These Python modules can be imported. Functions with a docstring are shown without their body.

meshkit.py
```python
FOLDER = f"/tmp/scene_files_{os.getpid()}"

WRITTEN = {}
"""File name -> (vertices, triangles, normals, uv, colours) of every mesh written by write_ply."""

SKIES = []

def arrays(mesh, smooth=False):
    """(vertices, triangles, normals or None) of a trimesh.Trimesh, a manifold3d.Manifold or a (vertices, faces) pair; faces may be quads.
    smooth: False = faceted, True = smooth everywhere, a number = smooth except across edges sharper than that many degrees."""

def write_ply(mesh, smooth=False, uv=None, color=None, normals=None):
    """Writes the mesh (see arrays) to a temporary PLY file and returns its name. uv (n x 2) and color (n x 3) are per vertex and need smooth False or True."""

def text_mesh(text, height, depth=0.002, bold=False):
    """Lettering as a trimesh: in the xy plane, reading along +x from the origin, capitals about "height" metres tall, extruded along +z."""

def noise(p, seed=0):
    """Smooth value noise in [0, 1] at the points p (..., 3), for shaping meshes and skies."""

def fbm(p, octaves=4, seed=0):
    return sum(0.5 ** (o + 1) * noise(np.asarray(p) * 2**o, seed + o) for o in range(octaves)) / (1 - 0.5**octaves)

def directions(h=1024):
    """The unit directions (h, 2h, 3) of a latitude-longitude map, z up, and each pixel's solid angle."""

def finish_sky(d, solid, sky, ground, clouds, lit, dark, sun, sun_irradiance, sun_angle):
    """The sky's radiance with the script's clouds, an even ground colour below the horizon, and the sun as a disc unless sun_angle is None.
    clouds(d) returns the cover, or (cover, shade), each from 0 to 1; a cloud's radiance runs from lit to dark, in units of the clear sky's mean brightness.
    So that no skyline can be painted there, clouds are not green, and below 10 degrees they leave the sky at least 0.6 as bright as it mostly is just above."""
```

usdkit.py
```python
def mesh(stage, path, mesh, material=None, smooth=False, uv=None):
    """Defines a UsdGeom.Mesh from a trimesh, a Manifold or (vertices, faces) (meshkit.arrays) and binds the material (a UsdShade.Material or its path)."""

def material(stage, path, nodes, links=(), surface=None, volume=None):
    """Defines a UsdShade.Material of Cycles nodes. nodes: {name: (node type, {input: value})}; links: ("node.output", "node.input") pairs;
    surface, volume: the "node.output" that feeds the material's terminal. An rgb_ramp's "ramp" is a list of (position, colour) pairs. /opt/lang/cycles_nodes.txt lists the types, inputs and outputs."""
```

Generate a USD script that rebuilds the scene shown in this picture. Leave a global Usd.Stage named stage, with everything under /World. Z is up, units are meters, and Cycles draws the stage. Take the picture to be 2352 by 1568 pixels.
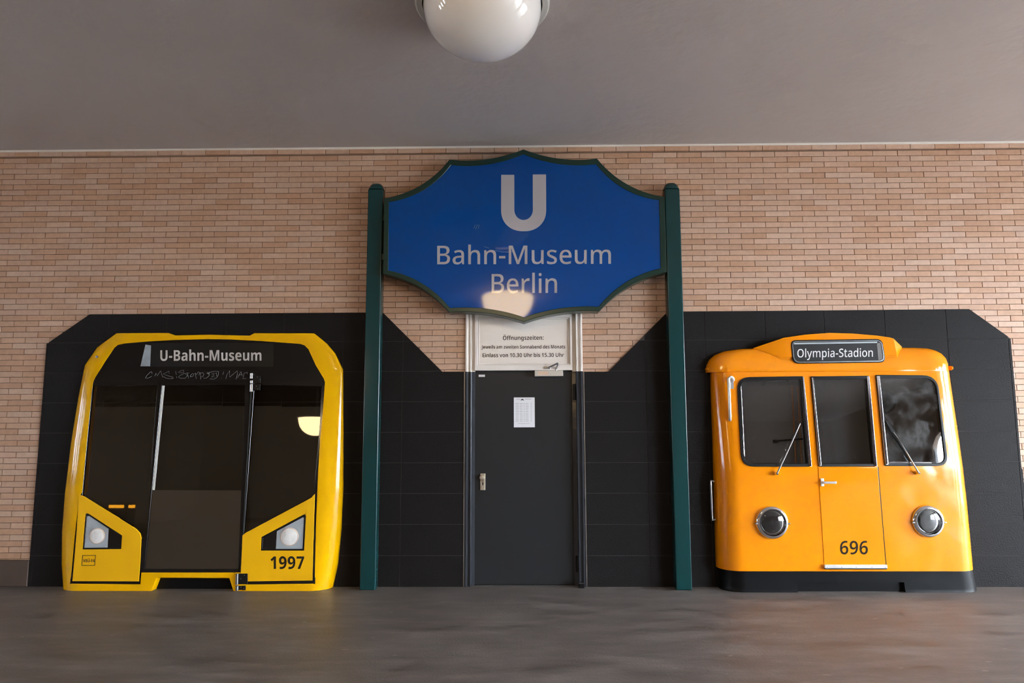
import math, random, numpy as np, trimesh, mapbox_earcut, usdkit, meshkit
import manifold3d as m3
from shapely.geometry import Polygon, box as sbox
from shapely.geometry.polygon import orient
from pxr import Usd, UsdGeom, UsdLux, UsdShade, Sdf, Gf

stage = Usd.Stage.CreateInMemory()
UsdGeom.SetStageUpAxis(stage, UsdGeom.Tokens.z)
UsdGeom.SetStageMetersPerUnit(stage, 1.0)
UsdGeom.Xform.Define(stage, '/World')
UsdGeom.Scope.Define(stage, '/World/Looks')

# ------------------------------------------------------------------ camera, sky, exposure
EYE = np.array([0.0, -6.74, 1.58])
YAW, PITCH, ROLL, FPX = 0.01496, 0.11412, -0.00319, 1568.0
FW = np.array([-math.sin(YAW) * math.cos(PITCH), math.cos(YAW) * math.cos(PITCH), math.sin(PITCH)])
_r = np.array([math.cos(YAW), math.sin(YAW), 0.0])
_u = np.cross(_r, FW)
RT = _r * math.cos(ROLL) + _u * math.sin(ROLL)
UP = -_r * math.sin(ROLL) + _u * math.cos(ROLL)
cam = UsdGeom.Camera.Define(stage, '/World/camera')
cam.AddTransformOp().Set(Gf.Matrix4d(*RT, 0, *UP, 0, *(-FW), 0, *EYE, 1))
cam.CreateHorizontalApertureAttr(36.0)
cam.CreateVerticalApertureAttr(24.0)
cam.CreateFocalLengthAttr(36.0 * FPX / 2352.0)
cam.CreateClippingRangeAttr(Gf.Vec2f(0.05, 400))
cam.CreateExposureAttr(0.0)

sky = UsdLux.DomeLight.Define(stage, '/World/sky')
sky.CreateIntensityAttr(15.0)
sky.CreateColorAttr(Gf.Vec3f(0.80, 0.90, 1.0))
LAMP_POWER = 24.0
H = 4.37                                   # ceiling height
XL, XR, YB = -11.0, 10.5, -17.0             # the hall: left wall, right wall, far end behind the photographer


# ------------------------------------------------------------------ helpers
def at(px, py, Y=0.0, k=0.0, z0=0.0):
    """The point of the plane y = Y + k (z - z0) that the photograph shows at (px, py): (x, z)."""
    d = FW + RT * ((px - 1176) / FPX) - UP * ((py - 784) / FPX)
    t = (Y + k * (EYE[2] - z0) - EYE[1]) / (d[1] - k * d[2])
    p = EYE + t * d
    return np.array([p[0], p[2]])


def pts(px, Y=0.0, k=0.0, z0=0.0):
    return [at(a, b, Y, k, z0) for a, b in px]


def poly(px, Y=0.0, k=0.0, z0=0.0, holes=()):
    return Polygon(pts(px, Y, k, z0), [pts(h, Y, k, z0) for h in holes])


used = {}


def name_of(parent, name):
    key = (parent, name)
    n = used.get(key, 0)
    used[key] = n + 1
    return name if n == 0 else f'{name}_{n:03d}'


def path_of(parent):
    return '/World' if parent is None else str(parent.GetPath())


def tag(prim, label=None, cat=None, group=None, kind=None):
    for k, v in (('label', label), ('category', cat), ('group', group), ('kind', kind)):
        if v:
            prim.SetCustomDataByKey(k, v)
    return prim


def thing(name, label=None, cat=None, loc=(0, 0, 0), group=None, kind=None):
    x = UsdGeom.Xform.Define(stage, '/World/' + name_of('/World', name))
    x.AddTranslateOp().Set(Gf.Vec3d(*map(float, loc)))
    tag(x.GetPrim(), label, cat, group, kind)
    BASE[str(x.GetPath())] = np.array(loc, float)
    return x.GetPrim()


BASE = {}


def base_of(parent):
    while parent is not None and parent.GetPath() != Sdf.Path('/World') and parent.IsValid():
        b = BASE.get(str(parent.GetPath()))
        if b is not None:
            return b
        parent = parent.GetParent()
    return np.zeros(3)


def obj(name, mesh, m, parent=None, label=None, smooth=35, kind=None, cat=None, tone=None):
    """One Mesh prim; vertices are given in world coordinates and stored relative to their thing's base."""
    def plain(q):
        if not hasattr(q, 'to_mesh'):
            return q
        q = q.to_mesh()
        return trimesh.Trimesh(np.asarray(q.vert_properties)[:, :3], np.asarray(q.tri_verts), process=False)

    mesh = trimesh.util.concatenate([plain(q) for q in mesh]) if isinstance(mesh, list) else plain(mesh)
    mesh = mesh.copy()
    mesh.vertices = mesh.vertices - base_of(parent)
    pp = path_of(parent)
    g = usdkit.mesh(stage, pp + '/' + name_of(pp, name), mesh, m, smooth=smooth)
    if tone is not None:
        pv = UsdGeom.PrimvarsAPI(g).CreatePrimvar('tone', Sdf.ValueTypeNames.Color3fArray, 'vertex')
        pv.Set([Gf.Vec3f(*map(float, c)) for c in tone])
    return tag(g.GetPrim(), label, cat, None, kind)


def offset(r, d):
    a, b = np.roll(r, 1, 0), np.roll(r, -1, 0)
    e1, e2 = r - a, b - r
    n1 = np.stack([-e1[:, 1], e1[:, 0]], 1) / np.maximum(np.linalg.norm(e1, axis=1, keepdims=True), 1e-9)
    n2 = np.stack([-e2[:, 1], e2[:, 0]], 1) / np.maximum(np.linalg.norm(e2, axis=1, keepdims=True), 1e-9)
    return r + d * (n1 + n2) / np.maximum(1 + (n1 * n2).sum(1, keepdims=True), 0.35)


def sum_area(v, t):
    a, b, c = v[t[:, 0]], v[t[:, 1]], v[t[:, 2]]
    return np.abs((b[:, 0] - a[:, 0]) * (c[:, 1] - a[:, 1]) - (b[:, 1] - a[:, 1]) * (c[:, 0] - a[:, 0])).sum() / 2


def ring_area(v, ends):
    s, A = 0, 0
    for e in ends:
        x, z = v[s:e, 0], v[s:e, 1]
        A += (x * np.roll(z, -1) - z * np.roll(x, -1)).sum() / 2
        s = int(e)
    return A


def prism(pg, yf, yb, b=0.0, n=1, k=0.0, z0=0.0, hb=1.0, flat=False):
    """A polygon in (x, z) made solid from y = yf (towards the hall) to yb, its front edge rounded by b (its holes' edges by hb * b);
    k leans it back with height, flat keeps the back upright."""
    out = []
    for g in getattr(pg, 'geoms', [pg]):
        if g.is_empty or g.area < 1e-9:
            continue
        g = orient(g, 1.0)
        rings = [np.asarray(r.coords)[:-1] for r in [g.exterior] + list(g.interiors)]
        ends = np.cumsum([len(r) for r in rings]).astype(np.uint32)
        lay = [(b * (1 - math.sin(a)), yf + b * (1 - math.cos(a))) for a in np.linspace(0, math.pi / 2, n + 1)] if b else [(0.0, yf)]
        lay.append((0.0, yb))
        vs, fs, m = [], [], int(ends[-1])
        for ins, y in lay:
            q = np.vstack([offset(r, ins * (hb if i_ else 1.0)) for i_, r in enumerate(rings)]) if ins else np.vstack(rings)
            vs.append(np.stack([q[:, 0], np.full(m, y), q[:, 1]], 1))
        tri = mapbox_earcut.triangulate_float64(np.ascontiguousarray(vs[0][:, [0, 2]]), ends).reshape(-1, 3).astype(int)
        back = mapbox_earcut.triangulate_float64(np.ascontiguousarray(vs[-1][:, [0, 2]]), ends).reshape(-1, 3).astype(int)
        if abs(sum_area(vs[0][:, [0, 2]], tri) - ring_area(vs[0][:, [0, 2]], ends)) > 1e-5 + 1e-3 * g.area:
            print('CAP', g.area, g.bounds)
        fs.append(tri)
        s = 0
        for e in ends:
            i = np.arange(s, e)
            j = np.roll(i, -1)
            for L in range(len(lay) - 1):
                a, c = L * m, (L + 1) * m
                fs += [np.stack([a + i, c + i, c + j], 1), np.stack([a + i, c + j, a + j], 1)]
            s = int(e)
        fs.append(back[:, ::-1] + (len(lay) - 1) * m)
        v = np.vstack(vs)
        lean = k * (v[:, 2] - z0)
        if flat:
            lean[-m:] = 0
        v[:, 1] += lean
        out.append(trimesh.Trimesh(v, np.vstack(fs), process=False))
    return trimesh.util.concatenate(out)


def slab(px, Y, depth, b=0.0, n=1, k=0.0, z0=0.0, holes=(), trace=None):
    """prism() of an outline traced on its own plane."""
    return prism(poly(px, Y if trace is None else trace, k, z0, holes), Y, Y + depth, b, n, k, z0)


def bx(x0, x1, y0, y1, z0, z1):
    m = trimesh.creation.box((x1 - x0, y1 - y0, z1 - z0))
    m.apply_translation(((x0 + x1) / 2, (y0 + y1) / 2, (z0 + z1) / 2))
    return m


def rbox(x0, x1, y0, y1, z0, z1, r):
    s = m3.Manifold.sphere(r, 12)
    return m3.Manifold.batch_hull([s.translate((a, b, c)) for a in (x0 + r, x1 - r) for b in (y0 + r, y1 - r) for c in (z0 + r, z1 - r)])


def tube(p, r, n=10, r1=None):
    p = np.asarray(p, float)
    t = np.gradient(p, axis=0)
    t /= np.linalg.norm(t, axis=1, keepdims=True)
    up = np.array([0, 0, 1.0]) if abs(t[0, 2]) < 0.9 else np.array([1.0, 0, 0])
    v, rr = [], np.linspace(r, r if r1 is None else r1, len(p))
    for i in range(len(p)):
        a = np.cross(t[i], up)
        a /= np.linalg.norm(a)
        c = np.cross(a, t[i])
        up = c
        w = np.linspace(0, 2 * math.pi, n, endpoint=False)
        v.append(p[i] + rr[i] * (np.cos(w)[:, None] * a + np.sin(w)[:, None] * c))
    return loft(v)


def loft(rings):
    n, f = len(rings[0]), []
    i = np.arange(n)
    j = np.roll(i, -1)
    for L in range(len(rings) - 1):
        a, c = L * n, (L + 1) * n
        f += [np.stack([a + i, a + j, c + j], 1), np.stack([a + i, c + j, c + i], 1)]
    v = np.vstack(list(rings))
    v = np.vstack([v, np.mean(rings[0], 0), np.mean(rings[-1], 0)])
    e = (len(rings) - 1) * n
    f += [np.stack([np.full(n, len(v) - 2), j, i], 1), np.stack([np.full(n, len(v) - 1), e + i, e + j], 1)]
    m = trimesh.Trimesh(v, np.vstack(f), process=False)
    if m.volume < 0:
        m.invert()
    return m


def lathe(profile, centre, axis='y', n=48):
    """Revolve (radius, along) pairs about the hall-to-wall axis (y) or the vertical (z)."""
    w = np.linspace(0, 2 * math.pi, n, endpoint=False)
    rings = []
    for r, h in profile:
        r = max(r, 1e-5)
        if axis == 'y':
            rings.append(np.stack([r * np.cos(w), np.full(n, h), r * np.sin(w)], 1))
        else:
            rings.append(np.stack([r * np.cos(w), r * np.sin(w), np.full(n, h)], 1))
    m = loft(rings)
    m.apply_translation(centre)
    return m


def lathe_ring(profile, centre, n=64):
    """Revolve a closed outline of (radius, y) about the hall-to-wall axis into a ring."""
    m = len(profile)
    w = np.linspace(0, 2 * math.pi, n, endpoint=False)
    v = np.array([[(r * math.cos(q), y, r * math.sin(q)) for r, y in profile] for q in w]).reshape(-1, 3)
    f = []
    for i in range(n):
        for j in range(m):
            p, q, s, t = i * m + j, i * m + (j + 1) % m, ((i + 1) % n) * m + (j + 1) % m, ((i + 1) % n) * m + j
            f += [(p, q, s), (p, s, t)]
    o = trimesh.Trimesh(v + np.array(centre), f, process=False)
    if o.volume < 0:
        o.invert()
    return o


def solid(m):
    return m3.Manifold(m3.Mesh(np.asarray(m.vertices, np.float32), np.asarray(m.faces, np.uint32)))


def merged(m):
    m = m.copy()
    m.merge_vertices(digits_vertex=6)
    return solid(m)


def text_px(s, weight, x0, x1, cap, baseline, b1=None):
    """The glyph outlines of s as polygons in the photograph's frame, fitted between x0 and x1, capitals from cap down to the baseline."""
    G, pen, rings = GLYPHS[weight], 0, []
    for c in s:
        adv, data = G[c]
        for r in data.split('|') if data else []:
            rings.append(np.array([[float(u) for u in q.split(',')] for q in r.split()]) + [pen, 0])
        pen += adv
    lo, hi = min(r[:, 0].min() for r in rings), max(r[:, 0].max() for r in rings)
    b1 = baseline if b1 is None else b1
    out = None
    for r in rings:
        x = x0 + (r[:, 0] - lo) / (hi - lo) * (x1 - x0)
        y = baseline + (b1 - baseline) * (x - x0) / (x1 - x0) - r[:, 1] / 114.0 * (baseline - cap)
        p = Polygon(np.stack([x, y], 1)).buffer(0)
        out = p if out is None else out.symmetric_difference(p)
    return out


def lettering(s, weight, x0, x1, cap, baseline, Y, depth=0.0015, k=0.0, z0=0.0, b1=None):
    ms = []
    t = text_px(s, weight, x0, x1, cap, baseline, b1)
    for g in getattr(t, 'geoms', [t]):
        if g.area < 0.05:
            continue
        ms.append(prism(poly(list(g.exterior.coords)[:-1], Y, k, z0, [list(h.coords)[:-1] for h in g.interiors]), Y, Y + depth, 0, 1, k, z0))
    return trimesh.util.concatenate(ms)


def arc(p, q, sag, n=10):
    """Points from p to q (q left out) bowed by sag, to the left of the way from p to q in the frame of the points."""
    p, q = np.array(p, float), np.array(q, float)
    d = q - p
    nrm = np.array([d[1], -d[0]]) / np.linalg.norm(d)
    return [tuple(p + d * t + nrm * sag * 4 * t * (1 - t)) for t in np.arange(n) / n]


def rounded(corners, n=6):
    """Corners (x, y, radius) to a closed outline with round corners."""
    out, m = [], len(corners)
    for i in range(m):
        a, b, c = (np.array(corners[(i + d) % m][:2], float) for d in (-1, 0, 1))
        r = corners[i][2]
        if r <= 0:
            out.append(tuple(b))
            continue
        u, v = (a - b) / np.linalg.norm(a - b), (c - b) / np.linalg.norm(c - b)
        for t in np.linspace(0, 1, (n if r > 3 else 1) + 1):
            out.append(tuple(b + u * r * (1 - t) ** 2 + v * r * t ** 2))
    return out


GLYPHS = {
 'Medium': {
  ' ': (42, ''),
  '-': (52, '6,50 46,50 46,35 6,35'),
  'B': (105, '15,114 55,114 68,113 76,111 82,108 85,105 89,101 91,96 93,89 92,81 91,75 87,69 83,65 77,62 72,60 72,60 81,57 88,53 93,47 96,41 96,36 96,30 94,20 90,13 87,10 83,7 75,3 63,0 15,0|32,14 60,15 67,16 71,18 73,20 76,24 78,30 78,38 77,41 75,45 70,49 66,51 62,52 56,52 33,52|32,66 55,66 63,67 68,69 71,72 73,74 74,80 74,88 72,93 70,95 68,97 60,99 54,100 33,100'),
  'M': (147, '15,0 15,114 40,114 73,23 74,25 107,114 132,114 132,0 115,0 115,69 116,97 116,96 114,92 80,0 65,0 31,96 30,97 31,80 31,0'),
  'O': (126, '10,53 10,62 11,73 13,83 18,93 24,101 31,107 39,112 46,114 59,116 70,116 81,114 90,110 97,105 104,98 110,88 114,77 116,62 116,49 114,37 110,26 104,17 97,9 93,6 87,3 78,0 67,-2 58,-1 50,0 38,3 28,9 23,14 20,18 15,28 11,39|28,62 29,42 32,33 37,24 43,18 50,15 60,13 71,14 77,16 80,17 86,21 91,28 95,37 97,45 98,53 97,68 95,78 92,86 88,92 83,96 79,98 72,100 66,101 57,101 52,100 45,97 40,93 37,90 34,86 32,81 30,75 29,68'),
  'S': (88, '8,20 17,17 27,15 37,13 47,14 54,15 59,19 62,22 64,27 64,32 63,36 62,39 59,42 50,47 33,54 26,58 19,62 14,68 10,76 9,83 9,89 11,96 13,100 15,104 20,108 26,111 32,114 40,115 52,116 59,115 69,113 79,109 79,107 74,95 63,98 56,100 50,101 41,101 36,99 31,97 29,93 27,88 27,83 28,80 30,76 32,74 42,68 56,62 65,58 72,53 78,46 79,43 81,38 81,28 80,20 75,12 72,9 67,5 61,2 56,0 44,-2 35,-2 26,-1 15,2 8,4'),
  'a': (92, '7,22 7,29 9,35 13,41 18,45 26,49 36,51 43,52 62,53 62,60 61,66 60,69 57,72 51,74 43,75 34,73 22,68 17,79 17,81 24,84 33,86 43,88 51,88 59,87 64,85 68,83 73,79 75,76 77,72 79,62 79,0 67,0 64,12 63,12 55,4 47,0 38,-2 31,-1 24,0 17,3 12,8 9,13|25,27 25,20 27,17 29,15 33,13 37,12 44,12 49,14 53,15 58,20 61,24 62,31 62,41 42,40 36,39 31,37 27,33 26,31'),
  'd': (99, '9,38 9,54 12,66 14,70 17,76 22,80 26,83 31,86 38,87 46,88 50,87 55,86 60,83 64,80 69,75 70,75 69,86 69,121 86,121 86,0 73,0 70,11 69,12 64,6 61,3 53,0 46,-1 40,-2 34,0 30,1 26,3 21,6 17,10 14,15 12,20 10,27|26,37 27,29 29,24 32,19 37,15 43,13 50,13 58,14 61,16 64,19 67,25 69,30 70,37 70,47 69,54 66,62 63,68 61,70 57,72 50,74 42,73 35,70 31,65 28,58 26,48'),
  'e': (92, '9,38 9,50 11,61 15,70 18,74 22,79 26,82 32,85 42,87 53,87 64,85 70,81 75,76 78,72 81,67 82,62 84,55 84,39 26,39 27,32 29,25 31,21 37,16 43,13 49,12 61,13 71,15 80,18 80,4 74,2 66,0 56,-2 42,-1 37,0 31,2 22,8 18,12 15,16 13,20 11,26|27,59 26,52 67,52 66,61 63,68 60,71 57,72 54,74 50,75 45,75 41,74 37,72 34,70 31,67 29,63'),
  'h': (100, '13,121 30,121 29,75 30,75 32,78 36,81 40,84 46,86 54,88 64,87 73,85 78,82 83,76 86,68 88,60 88,0 71,0 71,57 70,61 69,64 66,69 61,72 56,74 47,73 41,71 36,67 33,61 31,54 30,48 30,0 13,0'),
  'i': (43, '12,107 12,111 13,115 15,117 19,119 23,119 25,118 28,117 30,115 31,113 31,107 31,105 28,102 25,100 20,100 17,101 14,103|13,86 30,86 30,0 13,0'),
  'l': (43, '13,121 30,121 30,0 13,0'),
  'm': (152, '13,86 26,86 29,75 30,75 32,77 36,81 39,84 45,86 52,88 61,87 70,85 75,82 78,80 82,74 83,74 87,80 91,83 98,86 103,87 107,88 117,87 123,86 129,83 133,79 135,76 137,71 139,63 139,0 122,0 122,57 121,61 119,68 116,71 113,73 108,74 100,73 94,71 90,67 86,60 84,50 84,0 68,0 68,57 67,61 64,68 61,71 59,72 54,74 45,73 40,71 38,70 35,67 32,59 30,48 30,0 13,0'),
  'n': (100, '13,86 26,86 29,75 35,81 39,83 46,86 54,88 63,87 70,86 76,83 82,78 84,75 86,70 88,60 88,0 71,0 71,57 70,61 69,64 66,69 61,72 56,74 47,73 40,71 36,67 32,60 31,54 30,48 30,0 13,0'),
  'o': (98, '9,39 9,48 10,57 12,65 15,71 18,75 24,81 31,84 37,86 46,88 55,87 63,86 70,83 76,78 82,72 86,65 88,58 89,47 89,36 88,28 84,19 81,13 75,7 67,2 59,0 52,-2 41,-1 31,2 24,6 17,13 12,22 10,30|26,48 27,31 29,25 33,19 37,15 42,13 50,12 57,13 62,16 65,18 68,23 70,28 72,36 72,47 71,54 69,60 66,66 61,71 58,72 53,74 46,74 43,73 38,72 35,70 31,65 28,57'),
  'p': (99, '13,-38 13,86 27,86 30,75 30,75 31,76 38,82 42,85 47,87 53,88 59,88 64,87 70,85 77,81 82,75 86,68 89,59 91,47 90,36 89,26 86,18 81,10 76,5 70,1 61,-1 53,-1 45,0 40,2 36,5 30,10 29,10 30,2 30,-38|30,52 31,32 33,24 36,19 39,16 43,14 50,12 56,13 63,15 67,19 70,25 71,29 73,37 73,48 72,54 71,60 68,66 63,71 56,73 47,73 42,72 39,71 34,66 32,61'),
  'r': (68, '13,86 26,86 29,71 29,71 33,76 38,81 46,86 53,88 59,88 65,87 63,71 57,72 52,72 44,70 40,67 36,64 32,57 30,48 30,0 13,0'),
  's': (78, '8,62 8,70 10,74 12,77 14,80 18,82 24,85 30,87 37,88 48,87 59,85 68,82 69,81 63,69 48,74 43,75 37,75 32,74 28,72 26,70 24,67 25,62 26,60 28,58 33,56 57,45 64,40 67,37 70,30 70,22 69,14 67,11 64,8 60,4 53,1 48,0 40,-1 31,-2 23,-1 14,1 8,4 8,19 14,16 25,13 32,12 42,12 46,13 51,15 54,19 54,24 52,28 48,32 40,36 27,41 16,48 13,51 10,54 9,58'),
  't': (61, '3,73 3,81 16,88 22,106 32,106 32,86 56,86 56,73 32,73 32,24 34,18 36,15 39,13 43,12 47,12 57,14 57,2 56,1 51,0 44,-1 34,-1 29,1 25,2 19,8 17,14 15,22 15,73'),
  'u': (100, '12,86 29,86 30,30 31,24 33,18 37,15 43,13 50,12 56,14 62,16 66,22 69,27 70,38 71,86 87,86 87,0 74,0 72,11 71,11 67,7 62,3 55,0 47,-1 37,-1 31,0 23,4 19,7 17,11 14,16 13,22 12,26'),
  'y': (84, '0,86 18,86 36,37 41,24 42,16 43,17 50,40 67,86 84,86 48,-10 44,-20 39,-27 34,-32 28,-36 22,-38 11,-38 3,-37 3,-24 9,-24 15,-24 19,-23 23,-21 26,-18 29,-14 35,1'),
 },
 'SemiBold': {
  ' ': (42, ''),
  '.': (45, '10,8 10,13 11,17 14,20 17,22 21,23 24,23 28,22 32,19 34,15 35,8 34,4 31,1 27,-1 21,-2 15,0 12,3'),
  '0': (92, '7,51 8,71 9,81 11,89 13,95 16,101 20,106 24,110 30,113 36,115 43,116 52,116 59,114 63,112 69,108 74,103 79,94 82,87 84,79 86,63 85,46 83,32 79,20 74,10 68,5 62,1 56,0 49,-1 43,-2 33,1 29,2 25,5 20,10 17,13 12,22 9,36|27,64 28,42 29,32 31,26 34,21 38,17 44,15 51,16 56,18 60,24 63,33 65,46 65,64 64,76 62,85 59,93 54,97 48,99 41,99 37,96 33,92 30,85 28,76'),
  '1': (92, '22,74 12,87 45,114 63,114 63,0 43,0 43,79 43,92 22,74'),
  '3': (92, '6,22 18,18 26,16 34,15 46,16 52,17 56,20 60,24 62,28 63,32 63,36 61,40 60,43 56,47 50,49 44,50 24,51 24,67 38,67 42,68 48,69 54,72 58,76 60,81 60,87 58,93 55,96 52,97 45,99 40,99 29,97 24,95 16,91 7,104 14,108 22,112 30,114 40,116 49,116 58,114 65,112 71,109 76,104 79,98 80,95 81,91 81,86 80,80 77,74 75,71 72,67 65,63 57,60 57,60 65,58 74,54 79,50 82,44 84,38 84,30 82,21 78,14 75,10 70,6 64,3 59,1 52,-1 44,-1 27,-1 15,2 7,5'),
  '5': (92, '9,22 16,19 28,16 36,15 42,15 47,16 54,18 59,23 62,27 63,34 63,40 61,46 57,51 53,53 48,55 42,56 32,55 20,53 12,58 16,114 76,114 76,97 33,96 31,70 42,72 51,72 59,70 65,68 69,66 73,64 77,59 80,55 82,51 83,47 84,40 84,34 83,27 81,20 78,14 74,10 70,7 65,3 58,1 51,-1 44,-1 29,-1 18,1 13,3 9,5'),
  '6': (92, '8,44 8,62 11,78 13,84 16,91 23,101 27,105 32,109 38,111 44,114 58,116 71,115 77,114 77,98 67,100 59,99 52,98 44,96 40,93 36,89 33,85 30,79 28,72 27,63 27,60 28,60 31,64 35,68 41,71 49,73 57,73 64,72 71,69 74,67 78,63 81,59 84,51 85,44 86,34 85,28 83,21 81,16 76,10 72,6 68,3 63,1 57,-1 52,-2 42,-1 37,0 31,2 27,4 22,8 18,12 14,18 10,29 8,36|28,42 29,32 30,28 34,22 37,19 41,17 46,15 50,15 57,17 61,21 63,24 65,30 66,40 64,48 62,51 60,54 54,57 50,57 46,57 42,57 37,55 32,50 29,44'),
  '9': (92, '7,73 7,80 8,87 10,93 12,98 18,106 21,109 28,113 32,114 39,116 48,116 52,115 59,113 63,112 72,105 78,97 82,88 84,81 85,74 85,60 84,47 81,34 76,22 71,15 66,10 60,6 54,3 48,1 35,-2 22,-1 15,0 15,16 25,15 33,15 40,16 49,19 53,22 56,24 61,31 63,37 65,46 66,54 65,54 62,50 58,46 50,42 43,41 36,41 29,42 20,46 13,53 11,58 9,64|27,82 28,69 29,66 31,63 34,60 37,58 41,57 48,57 55,59 59,62 61,65 64,71 64,79 62,88 59,92 57,95 54,97 50,99 47,99 41,99 35,96 31,93 30,91'),
  ':': (44, '10,8 10,13 11,18 14,21 19,22 24,23 28,22 31,20 32,18 34,15 34,8 34,5 31,1 26,-1 20,-2 15,0 11,4|10,74 10,79 11,84 14,87 19,88 24,89 28,88 31,86 32,84 34,81 34,74 33,70 30,66 26,64 20,64 15,65 11,69'),
  'E': (88, '14,114 80,114 80,97 35,97 35,68 77,68 77,51 35,51 35,18 80,17 80,0 14,0'),
  'J': (48, '-12,-14 -4,-15 4,-15 9,-12 11,-9 13,-6 14,0 14,114 35,114 35,1 34,-6 32,-12 28,-20 22,-27 18,-29 13,-31 4,-32 -5,-32 -12,-30'),
  'M': (149, '14,0 14,114 43,114 74,26 75,27 106,114 134,114 134,0 115,0 115,65 116,93 115,93 114,90 83,0 65,0 32,93 32,93 32,91 33,69 33,0'),
  'S': (90, '8,23 14,21 25,18 34,16 45,16 51,17 57,20 61,24 62,29 62,32 61,35 60,38 57,41 47,47 34,52 24,57 18,62 13,68 11,72 10,76 9,82 9,88 11,96 13,100 15,103 21,109 28,112 35,114 41,115 53,116 62,115 73,112 81,109 81,108 75,92 68,95 59,97 51,99 45,99 38,97 34,95 31,92 30,87 30,84 31,80 32,78 35,75 43,70 61,62 68,58 73,55 77,51 79,47 81,44 82,39 83,29 82,24 81,20 78,14 75,11 70,7 66,4 60,1 55,0 45,-2 35,-1 23,0 16,1 8,5'),
  'U': (119, '14,114 34,114 34,40 36,31 40,24 45,19 53,17 62,16 70,18 77,21 81,26 84,34 84,40 85,114 105,114 105,39 105,34 103,26 99,18 95,12 89,7 83,3 74,0 63,-1 51,-1 41,1 33,4 27,9 22,14 19,19 17,24 15,31 14,38'),
  'a': (94, '7,28 8,35 11,40 16,45 21,48 29,51 38,52 61,54 61,60 61,64 59,68 56,71 51,73 41,73 35,72 22,67 16,81 16,81 24,84 33,87 41,88 53,88 60,87 67,85 72,82 76,78 79,74 80,69 82,62 82,0 67,0 64,11 63,12 54,4 51,2 46,0 38,-1 31,-2 23,0 16,4 13,6 10,10 8,14 7,18|28,29 28,22 30,18 34,15 39,14 43,14 47,15 51,16 55,18 58,21 60,25 61,31 61,41 46,40 40,39 35,38 32,36 29,32'),
  'b': (100, '12,122 32,122 32,75 33,76 35,78 39,82 45,86 53,88 61,88 70,86 76,83 81,79 86,72 89,65 91,54 92,39 91,30 89,21 85,13 79,6 73,2 67,0 61,-1 55,-1 49,-1 45,1 41,3 36,6 33,10 32,10 28,0 13,0|33,52 34,33 36,25 38,22 41,18 47,16 55,15 60,17 63,19 67,23 69,27 70,33 71,41 71,47 70,56 68,62 66,66 62,70 55,72 47,71 43,70 40,69 36,64 34,59'),
  'd': (100, '8,38 8,52 10,61 13,70 18,77 24,83 30,86 37,88 45,88 52,87 58,84 62,81 67,76 68,76 67,87 67,121 88,121 88,0 72,0 68,12 60,4 52,0 45,-1 39,-1 33,0 28,1 20,7 14,15 10,24 9,31|29,46 30,33 32,25 35,21 39,17 44,15 51,15 57,16 61,19 63,21 66,25 67,30 68,35 68,49 67,55 66,61 63,66 61,68 57,70 51,72 43,71 37,68 33,64 30,56'),
  'e': (94, '8,39 9,52 11,64 17,74 23,80 31,85 42,88 54,88 61,87 67,84 72,81 77,77 79,74 82,68 84,62 86,56 86,39 29,38 30,32 31,27 34,22 39,18 46,15 50,14 63,15 72,17 81,20 81,4 70,0 57,-2 43,-1 37,0 31,2 25,5 21,8 17,13 14,17 10,26|31,61 30,53 66,53 66,56 65,63 63,66 61,69 58,71 54,73 46,73 42,72 39,71 35,67'),
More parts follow.
